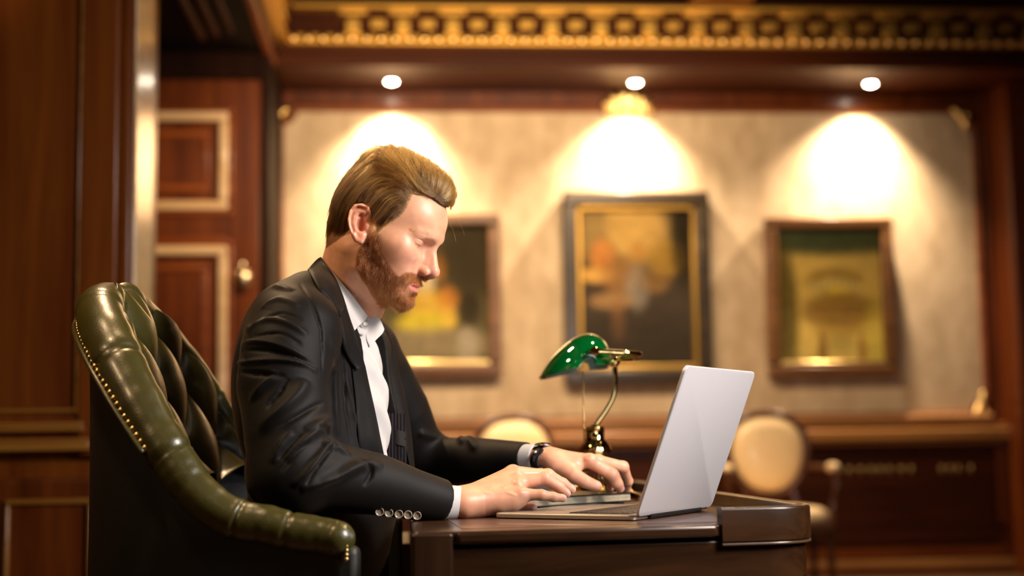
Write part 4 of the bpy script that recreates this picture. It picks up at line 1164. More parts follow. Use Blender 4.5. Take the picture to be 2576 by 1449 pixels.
# part line groove on the near side: from the temple to the crown
PART = [(*Z1(835,435,.050),.052),(*Z1(740,330,.050),.056),(*Z1(660,262,.045),.050),(*Z1(560,215,.040),.043)]
pd = fold(capV, PART, 0.006, 0.0035)
capV2 = capV-capN*pd[:, None]
rg = np.random.RandomState(11)
def lumps(V, amp, fr, seed):
    r = np.random.RandomState(seed); o = np.zeros(len(V))
    for _ in range(9):
        k = r.randn(3)*fr; o += np.sin(V@k+r.rand()*6.28)
    return amp*o/3.0
capV2 = capV2+capN*lumps(capV, 0.0008, 150, 3)[:, None]
used = np.unique(capQ[fc]); remap = -np.ones(len(capV2), int); remap[used] = np.arange(len(used))
CAPM = plain('hair_mass', (0.11,0.055,0.018), 0.6, noise=0.3, nscale=150)
def nearest_proj(p, F, lo, h, target):
    """push points p along the gradient of field F to the level target"""
    for _ in range(2):
        q = (p-lo)/h; i = np.clip(np.round(q).astype(int), 1, np.array(F.shape)-2)
        d = F[i[:,0],i[:,1],i[:,2]]
        g = np.stack([F[i[:,0]+1,i[:,1],i[:,2]]-F[i[:,0]-1,i[:,1],i[:,2]], F[i[:,0],i[:,1]+1,i[:,2]]-F[i[:,0],i[:,1]-1,i[:,2]], F[i[:,0],i[:,1],i[:,2]+1]-F[i[:,0],i[:,1],i[:,2]-1]],1)/(2*h)
        gn = g/(np.linalg.norm(g,axis=1,keepdims=True)+1e-9)
        d = d+((q-i)*h*g).sum(1)
        p = p-gn*(d-target)[:,None]
    return p, gn
def smooth_field(S):
    return S
def flow(p, n):
    """combing direction on the hair, head-local"""
    f, u, s = p[:,0], p[:,1], p[:,2]
    # height above the parting plane on the near side
    top = 1/(1+np.exp(-((s_part(p))/0.006)))
    low = np.clip(-s_part(p)/0.055, 0, 1)
    side = np.stack([-1.0+0.55*low, 0.15-1.1*low-4*np.clip(0.01-f,0,0.09), 0.0*f], 1)
    back = np.stack([-0.35+0*f, -1.0+0*f, 0*f], 1)
    wb = 1/(1+np.exp((f+0.035)/0.012))
    side = side*(1-wb[:,None])+back*wb[:,None]
    tp = np.stack([-0.55+0*f, 0.25+0*f, -1.0+0*f], 1)
    d = side*(1-top[:,None])+tp*top[:,None]
    d = d-n*(d*n).sum(1,keepdims=True)
    return d/(np.linalg.norm(d,axis=1,keepdims=True)+1e-9)
_pp = np.array([q[:2] for q in PART])
def s_part(p):
    """signed distance above the parting line; far side counts as top until low"""
    x = p[:,0]; yl = np.interp(x, _pp[::-1,0], _pp[::-1,1])
    yl = np.where(x < _pp[-1,0], _pp[-1,1]-(x-_pp[-1,0])*-0.1, yl)
    near = p[:,1]-yl
    back = np.clip((-0.035-x), 0, 1)*1.2
    return np.where(p[:,2] > -0.02, near, p[:,1]-0.04)-back
def grow(n, npt, seed, step, lift0, lift1, jit=0.25, clump=None):
    r = np.random.RandomState(seed)
    tri = capQ[fc]; a = capV[tri[:,0]]; area = np.linalg.norm(np.cross(capV[tri[:,1]]-a, capV[tri[:,3]]-a), axis=1)
    # favour what faces the camera and the silhouette
    w = area*np.where(a[:,2] > -0.03, 1.0, 0.35)
    idx = r.choice(len(tri), n, p=w/w.sum())
    uv = r.rand(n,2)
    q = tri[idx]
    p = capV[q[:,0]]*(1-uv[:,:1])*(1-uv[:,1:])+capV[q[:,1]]*uv[:,:1]*(1-uv[:,1:])+capV[q[:,2]]*uv[:,:1]*uv[:,1:]+capV[q[:,3]]*(1-uv[:,:1])*uv[:,1:]
    out = np.zeros((n,npt,3)); F = capS.F; lo = capS.lo; h = capS.h
    st = step*r.uniform(0.7,1.3,(n,1)); L0 = lift0+r.uniform(-0.0012,0.0012,n)
    # clump field: low frequency sideways wobble shared by neighbours
    wob = lumps(p, 1.0, 190, 6); wob2 = r.randn(n)*jit
    topw = (s_part(p) > 0)*1.0
    lock = topw*0.0019*np.sin(2*np.pi*(p[:,0]-0.55*p[:,2])/0.0105+1.2*np.sin(wob))+(1-topw)*0.0016*np.sin(2*np.pi*(p[:,1]+0.5*p[:,0])/0.012+2.0*wob)
    for k in range(npt):
        t = k/(npt-1)
        tgt = lock+ L0+(lift1-lift0)*t+0.0028*np.sin(wob*2.6)*(0.3+t)
        p, gn = nearest_proj(p, F, lo, h, tgt - (pd_at(p) if k < 99 else 0))
        out[:,k] = p
        d = flow(p, gn); side_ = np.cross(gn, d)
        ang = (0.30*np.sin(wob+3*t)+0.10*wob2*(0.5+t))[:,None]
        p = p+(d*np.cos(ang)+side_*np.sin(ang))*st
    return out
def pd_at(p): return fold(p, PART, 0.006, 0.003)
def build_hair(parent):
    v = H2F(capV2[used]-capN[used]*0.0022)
    hm = mk('hair', (v, remap[capQ[fc]]), CAPM, parent, 'F', angle=180)
    a = grow(15000, 9, 1, 0.0048, 0.0, 0.0008)
    b = grow(3500, 9, 2, 0.0052, 0.0008, 0.0022, jit=0.6)
    pts = np.concatenate([a, b])
    inside = in_hair(pts[:,2]) & in_hair(pts[:,4]) & in_hair(pts[:,6]) & (in_hair(pts[:,7]) | (pts[:,7,0] > -0.02)) & (pts[:,:,1].min(1) > -0.062)
    pts = pts[inside]
    tap = np.array([0.6,0.9,1,1,1,0.95,0.85,0.65,0.3])*0.00017
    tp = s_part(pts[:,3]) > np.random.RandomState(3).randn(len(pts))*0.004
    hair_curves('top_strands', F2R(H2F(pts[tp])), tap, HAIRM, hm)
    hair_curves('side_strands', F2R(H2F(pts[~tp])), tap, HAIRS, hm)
    # short hair rooted along the hairline
    r = np.random.RandomState(23); edge_ = blurmask(hl, headV, headQ, 8)
    cand = np.where((edge_ > 0.04) & (edge_ < 0.75) & (headV[:,0] > -0.01) & (headV[:,1] > -0.025))[0]
    ix = r.choice(cand, 3600); p = headV[ix]; nn = headN[ix]
    front = np.clip((p[:,0]-0.075)/0.02, 0, 1)[:,None]
    d = (1-front)*np.array([-1.0,0.0,0.0])+front*np.array([0.30,1.0,0.0])
    low = np.clip((0.035-p[:,1])/0.03, 0, 1)[:,None]*(1-front); d = d*(1-low)+low*np.array([-0.35,-1.0,0.0])
    d = d+r.randn(len(p),3)*0.16; d -= nn*(d*nn).sum(1,keepdims=True); d /= np.linalg.norm(d,axis=1,keepdims=True)
    L = r.uniform(0.007,0.016,len(p))*(0.5+0.6*edge_[ix])*(1+1.1*front[:,0])
    t = np.linspace(0,1,6)
    o_ = p[:,None]+d[:,None]*(L[:,None]*t)[...,None]+nn[:,None]*(0.0004+0.0045*np.sin(t*1.5))[None,:,None]*(0.5+0.7*front[:,None])
    hair_curves('hairline_strands', F2R(H2F(o_)), np.array([0.8,1,1,0.9,0.6,0.25])*0.00011, HAIRM, hm)
    # stray wisps in front of the forehead
    w = []
    for (x0,y0,x1,y1,b_) in ((1070,575,1225,795,18),(1085,665,1155,840,10),(1130,460,1165,395,-6),(650,90,655,72,3),(760,110,785,118,3)):
        t = np.linspace(0,1,9); xs = x0+(x1-x0)*t+b_*np.sin(np.pi*t); ys = y0+(y1-y0)*t-b_*np.sin(np.pi*t)
        w.append([F2R(P(780+x/3.15, 340+y/3.15, 2.43)) for x,y in zip(xs,ys)])
    hair_curves('loose_strands', np.array(w), np.full(9,0.00012), HAIRM, hm)
    return hm
def build_beard(parent):
    r = np.random.RandomState(5)
    tri = headQ; c = headV[tri].mean(1); n = headN[tri[:,0]]
    soft = np.minimum(blurmask(bd_, headV, headQ, 14), 1)*bd_**0.5
    w = (soft**1.6)[tri[:,0]]*np.where(c[:,2] > -0.045, 1, 0.3)
    ns = 14000
    idx = r.choice(len(tri), ns, p=w/w.sum())
    p = c[idx]+r.uniform(-0.0006,0.0006,(ns,3)); nn = n[idx]
    f, u, s = p[:,0], p[:,1], p[:,2]
    mous = np.exp(-((u+0.052)/0.008)**2)*(f > 0.085)
    d = np.stack([0.30+0*f, -1.0+0*f, 0.05*np.sign(s)], 1)
    d = d*(1-mous[:,None])+mous[:,None]*np.stack([0.2+0*f, -0.75+0*f, np.sign(s)*(0.6+10*np.abs(s))], 1)
    d -= nn*(d*nn).sum(1,keepdims=True); d /= np.linalg.norm(d,axis=1,keepdims=True)
    chin = np.clip((f-0.05)/0.04,0,1)*np.clip((-0.075-u)/0.02,0,1)
    edge = blurmask(bd_, headV, headQ, 10)[tri[:,0]][idx]
    L = (0.0048+0.0035*chin+0.001*mous)*(0.35+0.75*edge)*r.uniform(0.6,1.25,ns)
    rnd = r.randn(ns,3)*0.22; rnd += 0.25*np.stack([lumps(p,1,260,k) for k in (1,2,3)],1)
    npt = 6; out = np.zeros((ns,npt,3))
    for k in range(npt):
        t = k/(npt-1)
        lift = np.sin(t*1.9)*0.34+0.03
        out[:,k] = p+L[:,None]*(t*(d+rnd*t*0.8)+nn*lift[...,None] if False else t*(d+rnd*t)+nn*lift)
    tap = np.array([1,1,0.95,0.85,0.65,0.25])*0.00013
    bo = hair_curves('beard', F2R(H2F(out)), tap, BEARDM, parent)
    return bo
def build_brows(parent):
    r = np.random.RandomState(9)
    for g in (1,-1):
        path = spline([(0.103,0.0185,0.012*g),(0.098,0.0235,0.024*g),(0.087,0.0275,0.038*g),(0.070,0.0245,0.053*g)], 50)
        n = 330; k = r.randint(0,50,n); base = path[k]+r.randn(n,3)*np.array([0.0002,0.0016,0.0007])
        # drop on the skin
        cand = headV[(np.abs(headV[:,1]-0.024) < 0.014) & (headV[:,2]*g > 0) & (headV[:,0] > 0.06)]; cn = headN[(np.abs(headV[:,1]-0.024) < 0.014) & (headV[:,2]*g > 0) & (headV[:,0] > 0.06)]
        ii = np.array([((cand-b)**2).sum(1).argmin() for b in base]); p = cand[ii]; nn = cn[ii]
        T = np.gradient(path, axis=0)[k]; T /= np.linalg.norm(T,axis=1,keepdims=True)
        d = T+np.array([0,0.35,0])+r.randn(n,3)*0.2; d -= nn*(d*nn).sum(1,keepdims=True)*0.85
        L = r.uniform(0.004,0.0075,n)
        t = np.linspace(0,1,4)
        out = p[:,None]+d[:,None]*L[:,None,None]*t[None,:,None]+nn[:,None]*(0.0006*np.sin(t*2.2))[None,:,None]
        hair_curves('eyebrow', F2R(H2F(out)), np.array([1,1,0.8,0.3])*0.00009, BROWM, parent)
        # lashes on the lid edge
        sl_ = SLITS[0 if g == 1 else 1]; n = 60; k_ = r.randint(1, 14, n); p = sl_[k_]+r.randn(n,3)*0.0003; a = g*np.radians(np.linspace(-45,70,15))[k_]
        d = unit([1,0,0])+np.stack([0*a, -0.75+0*a, 0.5*np.sin(a)],1)
        out = p[:,None]+d[:,None]*(0.0045*t)[None,:,None]+np.array([0,1,0])*(0.0016*t**2)[None,:,None]
        hair_curves('eyelashes', F2R(H2F(out)), np.array([1,0.9,0.7,0.3])*0.00009, BROWM, parent)
# ================================================================== THE MAN: BODY, HANDS, CLOTHES (F frame)
JR, ER, WR = P(745, 838, 2.315), P(738, 1188, 2.235), P(1155, 1266, 2.375)     # near (right) shoulder, elbow, wrist
JL, EL, WL = P(912, 890, 2.66), P(1062, 1168, 2.80), P(1364, 1158, 2.62)      # far (left) ones
TH_ = unit([0.965, -0.25, 0]); TL_ = unit([0.25, 0.965, 0]); TZ = np.array([0,0,1.0])
TR = np.stack([TH_, TL_, TZ], 1)                       # torso frame: forward, to his left, up
CH = np.array([-0.352, 2.490, 0.985])
def tb(f, l, u): return CH+TH_*f+TL_*l+TZ*u
def coarse_body():
    S = SDF((-0.75, 2.0, 0.0), (0.5, 3.05, 1.25), 0.008)
    S.ell(tb(0.0,0,-0.02), (0.090,0.145,0.15), 0.03, R=TR)
    S.ell(tb(-0.01,0,-0.24), (0.085,0.13,0.18), 0.04, R=TR)
    S.ell(tb(-0.03,0,-0.42), (0.10,0.155,0.11), 0.04, R=TR)
    S.cone(JR-TZ*0.01, JL-TZ*0.01, 0.042, 0.042, 0.03)
    S.chain([JR, ER, WR-np.array([.05,0,0])], [0.05,0.036,0.012], 0.02); S.chain([JL, EL, WL-np.array([.05,-.03,0])], [0.045,0.034,0.010], 0.02)
    S.cone(tb(-0.02,0,0.10), HO+hf*-0.01+hu*-0.12, 0.045, 0.040, 0.03)
    for g in (-1, 1):
        hip = tb(-0.07, 0.09*g, -0.43); kn = np.array([0.02, 2.515+0.10*g, 0.562]); an = np.array([0.0, 2.515+0.105*g, 0.085])
        S.cone(hip, kn, 0.082, 0.056, 0.04); S.cone(kn, an, 0.054, 0.038, 0.03)
        S.chain([an, an+np.array([0,0,-0.04])+TH_*0.02, an+np.array([0,0,-0.05])+TH_*0.14], [0.036,0.035,0.025], 0.02)
    return S.mesh(1)
def tips(S, c, r, n): pass
def hand(lo, hi, palm, fingers, thumb, extra, h=0.0011):
    S = SDF(lo, hi, h)
    for (a, b, ra, rb, k) in palm: S.cone(a, b, ra, rb, k)
    for pts, rs in fingers: 
        S.chain(pts, rs, 0.0055)
        # knuckle swellings
        for i in (1, 2): S.ell(pts[i], (rs[i]*1.06,)*3, 0.004)
    S.chain(thumb[0], thumb[1], 0.010)
    for f in extra: f(S)
    return S
def ZA(x, y, d): return P(1120+x/7.156, 1140+y/7.156, d)     # zoom on the near hand
def ZB(x, y, d): return P(1320+x/7.244, 1100+y/7.244, d)     # zoom on the far hand
def right_hand():
    W = P(1150, 1266, 2.375)
    mI, mM, mR, mP = ZA(1215,345,2.462), ZA(1290,395,2.440), ZA(1330,545,2.415), ZA(1370,745,2.392)
    palm = [(W+np.array([-0.06,-0.03,0.012]), W, 0.027, 0.0235, 0.01),
            (W+np.array([0,0.012,0.002]), W+np.array([0.01,0.012,0]), 0.0225, 0.022, 0.01), (W+np.array([0,-0.008,0]), W+np.array([0.01,-0.008,0]), 0.0205, 0.020, 0.01),
            (W+np.array([0.012,0.012,0.004]), mI, 0.018, 0.0125, 0.016), (W+np.array([0.012,0.004,0.004]), mM, 0.018, 0.0130, 0.016),
            (W+np.array([0.012,-0.004,0.0]), mR, 0.018, 0.0125, 0.016), (W+np.array([0.012,-0.010,-0.004]), mP, 0.018, 0.0115, 0.016),
            (ZA(560,1000,2.385), ZA(1180,900,2.392), 0.0155, 0.0150, 0.016), (ZA(1000,905,2.39), ZA(1330,830,2.395), 0.0160, 0.0125, 0.014),
            (ZA(700,900,2.42), ZA(1200,760,2.43), 0.018, 0.016, 0.016)]
    F_ = [([mP, ZA(1730,752,2.395), ZA(1950,790,2.402), ZA(2115,812,2.408)], [0.0112,0.0088,0.0076,0.0066]),
          ([mR, ZA(1790,452,2.425), ZA(2050,610,2.435), ZA(2180,725,2.44)], [0.0118,0.0104,0.0088,0.0074]),
          ([mM, ZA(1850,392,2.462), ZA(2120,545,2.472), ZA(2272,652,2.478)], [0.0120,0.0104,0.0088,0.0076]),
          ([mI, ZA(1720,385,2.505), ZA(1960,520,2.515), ZA(2100,640,2.52)], [0.0118,0.0100,0.0084,0.0074])]
    T_ = ([ZA(620,900,2.41), ZA(980,930,2.425), ZA(1330,975,2.425), ZA(1565,985,2.42)], [0.016,0.0125,0.0098,0.0086])
    ex = [lambda S: S.ell(ZA(1215,330,2.452), (0.0105,0.010,0.0100), 0.008), lambda S: S.ell(ZA(1290,400,2.424), (0.009,0.008,0.008), 0.006),
          lambda S: S.ell(ZA(1300,560,2.400), (0.008,0.007,0.008), 0.006), lambda S: S.ell(ZA(1330,735,2.384), (0.008,0.006,0.008), 0.006)]
    lo = np.array([-0.22, 2.30, 0.745]); hi = np.array([0.145, 2.57, 0.865])
    S = hand(lo, hi, palm, F_, T_, ex); V, Q = S.mesh(1); return V, Q, F_, T_
def left_hand():
    W = P(1368, 1158, 2.62)
    mI, mM, mR, mP = ZB(1175,430,2.600), ZB(1330,440,2.628), ZB(1330,470,2.655), ZB(1300,520,2.680)
    palm = [(W+np.array([-0.055,0.036,0.002]), W, 0.020, 0.0180, 0.01), (W+np.array([-0.03,0.008,0]), W+np.array([0.01,-0.010,-0.001]), 0.0170, 0.0175, 0.01), (W+np.array([-0.03,0.030,0]), W+np.array([0.01,0.014,0]), 0.018, 0.018, 0.01),
            (W+np.array([0.01,-0.010,0.002]), mI, 0.0165, 0.0125, 0.016), (W+np.array([0.01,0.0,0.002]), mM, 0.0165, 0.0125, 0.016),
            (W+np.array([0.01,0.008,0.0]), mR, 0.0165, 0.012, 0.016), (W+np.array([0.01,0.014,-0.004]), mP, 0.016, 0.0105, 0.016),
            (ZB(560,470,2.60), ZB(900,520,2.60), 0.016, 0.0145, 0.014), (ZB(620,560,2.595), ZB(860,640,2.585), 0.014, 0.0120, 0.014)]
    F_ = [([mI, ZB(1590,680,2.600), ZB(1690,850,2.606), ZB(1735,935,2.612)], [0.0128,0.0112,0.0096,0.0082]),
          ([mM, ZB(1790,540,2.655), ZB(1880,800,2.690), ZB(1845,1000,2.712)], [0.0122,0.0104,0.0090,0.0076]),
          ([mR, ZB(1640,600,2.70), ZB(1760,800,2.725), ZB(1740,950,2.74)], [0.0115,0.0098,0.0086,0.0074]),
          ([mP, ZB(1480,660,2.73), ZB(1560,810,2.75), ZB(1560,930,2.76)], [0.0100,0.0084,0.0074,0.0066])]
    T_ = ([ZB(520,480,2.60), ZB(880,690,2.578), ZB(1110,815,2.575), ZB(1300,890,2.585)], [0.0150,0.0135,0.0122,0.0096])
    ex = [lambda S: S.ell(ZB(1200,400,2.592), (0.010,0.009,0.009), 0.008), lambda S: S.ell(ZB(1310,895,2.583), (0.0085,0.008,0.0072), 0.004)]
    lo = np.array([-0.04, 2.52, 0.765]); hi = np.array([0.245, 2.80, 0.895])
    S = hand(lo, hi, palm, F_, T_, ex); V, Q = S.mesh(1); return V, Q, F_, T_
def hand_colour(V, F_, T_, tone=1.0):
    c = np.tile(SKIN*np.array([1.02,0.98,0.98])*tone, (len(V),1))
    for pts, rs in F_:
        c = mixc(c, (0.76,0.32,0.24), 0.30*gauss(V, pts[0]+np.array([0,0,0.01]), (0.012,)*3))
        c = mixc(c, (0.76,0.32,0.24), 0.35*gauss(V, pts[1]+np.array([0,0,0.008]), (0.009,)*3))
        c = mixc(c, (0.76,0.30,0.24), 0.35*gauss(V, pts[3], (0.010,)*3))
    c = mixc(c, (0.76,0.32,0.26), 0.3*gauss(V, T_[0][3], (0.012,)*3))
    return c
def nail(V, N, pts, rs, camdir, up):
    """raised nail plate near the tip, on the dorsal side; returns displacement and mask"""
    d = unit(np.array(pts[-1])-np.array(pts[-2])); n = unit(up-d*(up@d)); b = np.cross(d, n)
    c = np.array(pts[-1])+d*rs[-1]*0.10+n*rs[-1]*0.90
    q = V-c; a, w, hgt = q@d/(rs[-1]*0.85), q@b/(rs[-1]*0.72), q@n/(rs[-1]*0.75)
    m = 1/(1+np.exp((np.maximum(np.abs(a)**3+np.abs(w)**3, 0)-1)*9))*(np.abs(hgt) < 1)*((N@n) > 0.15)
    return m
rhV, rhQ, rhF, rhT = right_hand(); lhV, lhQ, lhF, lhT = left_hand()
rhN = vnormals(rhV, rhQ); lhN = vnormals(lhV, lhQ)
rhC = hand_colour(rhV, rhF, rhT); lhC = hand_colour(lhV, lhF, lhT)
def do_nails(V, N, C, F_, T_, upf, upt):
    for k, (pts, rs) in enumerate(list(F_)+[T_]):
        m = nail(V, N, pts, rs, None, upt if k == 4 else upf)
        V = V+N*(m*0.0004)[:,None]; C = mixc(C, (0.78,0.46,0.36), 0.5*m)
    # wrinkles over the finger joints
    for pts, rs in F_:
        for j, amp in ((1, 0.0004), (2, 0.0003)):
            d = unit(np.array(pts[j+1])-np.array(pts[j-1]))
            for o in (-0.0032, 0.0, 0.0032):
                q = V-(pts[j]+d*o); on = np.sqrt((q*q).sum(1)) < rs[j]*1.35
                t = (q@d)/0.0006; V = V-N*(amp*np.exp(-t*t)*on*np.clip(N@unit(np.array([0,-0.5,1.0])),0,1))[:,None]
    return V, C
rhV, rhC = do_nails(rhV, rhN, rhC, rhF, rhT, unit([0.1,-0.55,0.8]), unit([0,-0.8,0.5]))
lhV, lhC = do_nails(lhV, lhN, lhC, lhF, lhT, unit([0.5,-0.1,0.6]), unit([0.2,-0.6,0.7]))
# tendons and veins on the back of the hands
def veins(V, N, lines, r, a):
    for ln in lines:
        V = V+N*fold(V, ln, r, a)[:,None]
    return V
rhV = veins(rhV, rhN, [[ZA(700,700,2.37),ZA(1000,530,2.40),ZA(1210,370,2.43)],[ZA(760,800,2.37),ZA(1050,620,2.385),ZA(1290,560,2.395)],[ZA(720,720,2.365),ZA(880,715,2.365),ZA(1080,690,2.372),ZA(1250,760,2.376)],[ZA(1050,610,2.38),ZA(1180,520,2.39),ZA(1420,560,2.40)]], 0.0028, 0.0011)
lhV = veins(lhV, lhN, [[ZB(600,400,2.59),ZB(900,400,2.585),ZB(1180,400,2.585)],[ZB(700,350,2.60),ZB(1000,350,2.60),ZB(1250,370,2.61)]], 0.003, 0.0008)
cbV, cbQ = coarse_body()
# drop the coarse body where the fine head/neck takes over is not needed: it lies inside the clothes
def stack(*parts):
    V, Q, C, o = [], [], [], 0
    for v, q, c in parts: V.append(v); Q.append(q+o); C.append(np.broadcast_to(c, (len(v),3))); o += len(v)
    return np.vstack(V), np.vstack(Q), np.vstack(C)
bV, bQ, bC = stack((H2F(headV), headQ, hcol), (rhV, rhQ, rhC), (lhV, lhQ, lhC), (cbV, cbQ, SKIN*0.9))

# ---------------------------------------------------------------- jacket
def jacket_field():
    S = SDF((-0.66, 2.04, 0.52), (0.10, 2.98, 1.24), 0.0028)
    S.ell(tb(0.012,0,-0.005), (0.110,0.180,0.185), 0.05, R=TR)
    S.ell(tb(0.010,0,-0.20), (0.108,0.165,0.20), 0.06, R=TR)
    S.ell(tb(0.0,0.0,-0.36), (0.122,0.175,0.16), 0.06, R=TR)
    S.cone(tb(-0.026,-0.055,0.124), tb(-0.026,0.05,0.124), 0.050, 0.050, 0.05)
    S.cone(P(778,752,2.40), P(722,796,2.35), 0.050, 0.056, 0.03)          # upper back / trapezius
    S.cone(JR+np.array([0,0.02,-0.004]), JL+np.array([0.0,-0.03,0.0]), 0.064, 0.062, 0.05)
    S.ell(tb(-0.030,-0.09,0.01), (0.065,0.085,0.13), 0.05, R=TR)                      # shoulder blade, near
    S.ell(tb(0.035,0.05,-0.13), (0.105,0.12,0.17), 0.05, R=TR)
    # sleeves
    mr = P(712, 975, 2.275)
    S.chain([JR, P(722, 890, 2.29), mr, P(722, 1090, 2.25), ER+np.array([-0.002,0,0.004])], [0.073,0.075,0.074,0.067,0.060], 0.02)
    wr = P(1117, 1264, 2.360)
    m2 = (ER+wr)/2
    S.chain([ER, m2+np.array([0,0,0.006]), wr+unit(wr-m2)*0.03], [0.062,0.050,0.0325], 0.025)
    S.ell(ER+np.array([-0.010,0,-0.010]), (0.062,0.055,0.055), 0.02)
    ml = (JL+EL)/2
    wl = P(1330, 1160, 2.645)
    S.chain([JL, ml+np.array([0.01,0,0]), EL], [0.068,0.060,0.052], 0.03)
    S.chain([EL, (EL+wl)/2+np.array([0,0,0.004]), wl+unit(wl-EL)*0.03], [0.053,0.043,0.033], 0.025)
    # flat sleeve ends
    for c, e in ((wr, m2), (wl, EL)):
        n = unit(c-e); S.op(lambda G, c=c, n=n: -((G-np.asarray(c,np.float32))@np.asarray(n,np.float32)), c-0.07, c+0.09, 0.003, 's')
        S.cone(c-n*0.012, c+n*0.05, 0.0275, 0.0275, 0.002, 's')
    # the opening down the front: neck hole and V
    S.cone(HO+hu*-0.09+hf*0.0, tb(0.045,0.005,0.03), 0.066, 0.060, 0.01, 's')
    def vee(G):
        q = (G-np.asarray(CH,np.float32))@np.asarray(TR,np.float32)
        f, l, u = q[...,0], q[...,1], q[...,2]
        t = np.clip((0.10-u)/0.42, 0, 1)
        half = 0.070-0.030*t
        c = 0.012+0.02*t
        side = np.abs(l-c)-half
        fr = 0.072+0.004*t-f
        return np.maximum(side, fr)
    S.op(vee, CH-np.array([0.3,0.3,0.185]), CH+np.array([0.35,0.35,0.12]), 0.006, 's')
    return S
jkS = jacket_field()
jkV, jkQ = jkS.mesh(2)
jkV, jkQ = largest(jkV, jkQ)
jkN = vnormals(jkV, jkQ)
def hit(S, px_, py_, d0=2.05, d1=3.0, step=0.0015):
    """first crossing of an implicit surface along a pixel's view line (finds where on the cloth a seam or fold lies)"""
    a, b = P(px_, py_, d0), P(px_, py_, d1); n = int((d1-d0)/step); pts = a+(b-a)*np.linspace(0,1,n)[:,None]
    q = np.round((pts-S.lo)/S.h).astype(int); ok = ((q >= 0) & (q < S.n)).all(1)
    F = np.full(n, 0.3); qq = q[ok]; F[ok] = S.F[qq[:,0],qq[:,1],qq[:,2]]
    i = np.argmax(F < 0)
    return pts[i] if F[i] < 0 else None
def Z2(x, y): return 560+x/2.264, 600+y/2.264
def drape(S, pts, off=0.0, dens=6):
    out = []
    p = spline(np.array(pts, float), dens*len(pts))
    for x, y in p:
        h_ = hit(S, *Z2(x, y))
        if h_ is not None: out.append(h_)
    return np.array(out)
ridges = [([(150,330),(250,262),(400,300)],9,.0035),([(120,530),(260,465),(400,500),(500,560)],8,.0045),([(110,600),(220,585),(360,620),(500,690)],6,.004),
          ([(70,712),(180,700),(330,695),(460,715),(550,770)],5,.0055),([(200,1080),(330,980),(430,880),(480,790)],16,.008),([(150,930),(230,830),(330,760)],9,.005),
          ([(370,1270),(470,1140),(560,1080),(640,1060)],12,.007),([(400,1415),(480,1330),(560,1230),(620,1150)],9,.006),([(560,1170),(650,1200),(740,1240)],9,.006),
          ([(440,1430),(640,1360),(800,1290),(930,1300)],12,.007),([(220,400),(330,350),(450,400)],8,.003),([(620,1010),(560,1040),(450,1100)],7,.005),([(280,1280),(330,1180),(400,1090)],8,.004),
          ([(620,560),(640,760),(640,960),(660,1150)],9,.003),([(700,780),(740,960),(780,1120)],8,.003)]
valleys = [([(105,640),(260,640),(420,680),(540,745)],5,.005),([(90,760),(220,770),(380,790)],6,.006),([(170,560),(330,545),(470,620)],5,.003),([(440,250),(510,380),(560,520),(570,650),(560,780)],4,.004),
           ([(300,1090),(400,1030),(520,960),(590,930)],6,.005),([(250,960),(330,870),(390,790)],6,.005),([(320,1260),(420,1150),(520,1090)],6,.005),([(640,1165),(560,1270),(460,1420)],5,.007),
           ([(630,1170),(590,1090),(520,1080)],5,.005),([(200,480),(330,430),(470,470)],5,.003),([(670,560),(700,760),(700,960),(740,1200)],6,.003),([(770,1260),(850,1330),(800,1420)],6,.004),([(330,1330),(430,1210),(500,1160)],6,.004)]
disp = np.zeros(len(jkV))
for ln, w, a in ridges:
    p = drape(jkS, ln)
    if len(p) > 2: disp += foldt(jkV, p[::2], w/2.264/1500*2.2, a*1.5)
for ln, w, a in valleys:
    p = drape(jkS, ln)
    if len(p) > 2: disp -= foldt(jkV, p[::2], w/2.264/1500*1.8, a*1.55)
# far sleeve bunching above the elbow
for (x, y, dx, dy) in ((1085,1040,20,-18),(1120,1075,18,-22),(1150,1095,16,-24),(1180,1105,14,-20),(1060,1090,30,-30)):
    p = [hit(jkS, x+dx*t, y-dy*t*-1+40*t) for t in np.linspace(0,1,6)]; p = [q for q in p if q is not None]
    if len(p) > 2: disp += fold(jkV, p, 0.007, 0.0055)
disp += lumps(jkV, 0.0012, 28, 21)
jkV = jkV+jkN*disp[:,None]
def smoothV(V, Q, it):
    for _ in range(it):
        S_ = np.zeros_like(V); C = np.zeros(len(V))
        for i in range(4):
            a, b = Q[:, i], Q[:, (i+1) % 4]
            for k in range(3): S_[:, k] += np.bincount(a, V[b, k], len(V))+np.bincount(b, V[a, k], len(V))
            C += np.bincount(a, minlength=len(V))+np.bincount(b, minlength=len(V))
        V = V*0.5+0.5*S_/np.maximum(C, 1)[:, None]
    return V
jkV = smoothV(jkV, jkQ, 1)
def cloth(name, col, rough, sheen, weave=2500, bump=0.15):
    m = plain(name, col, rough, noise=0.12, nscale=25, bump=bump, bscale=weave, sheen=sheen, sheen_rough=0.4)
    return m
JKM = cloth('jacket_cloth', (0.0026,0.0020,0.0017), 0.58, 0.20)
pset(JKM.node_tree.nodes['Principled BSDF'], spec=0.18)
JKM.node_tree.nodes['Principled BSDF'].inputs['Sheen Tint'].default_value = (0.42, 0.29, 0.19, 1)
SHM = plain('shirt_cloth', (0.50,0.485,0.47), 0.7, noise=0.03, nscale=20, bump=0.05, bscale=1500, sheen=0.2)
TRM = cloth('trouser_cloth', (0.012,0.012,0.014), 0.7, 0.2)

person = mk('person', (bV, bQ), SKINM, None, 'F', colors=bC, angle=180, label='bearded man in black jacket and white shirt, seated at the desk over the laptop', cat='person')
jacket = mk('jacket', (jkV, jkQ), JKM, person, 'F', angle=180)
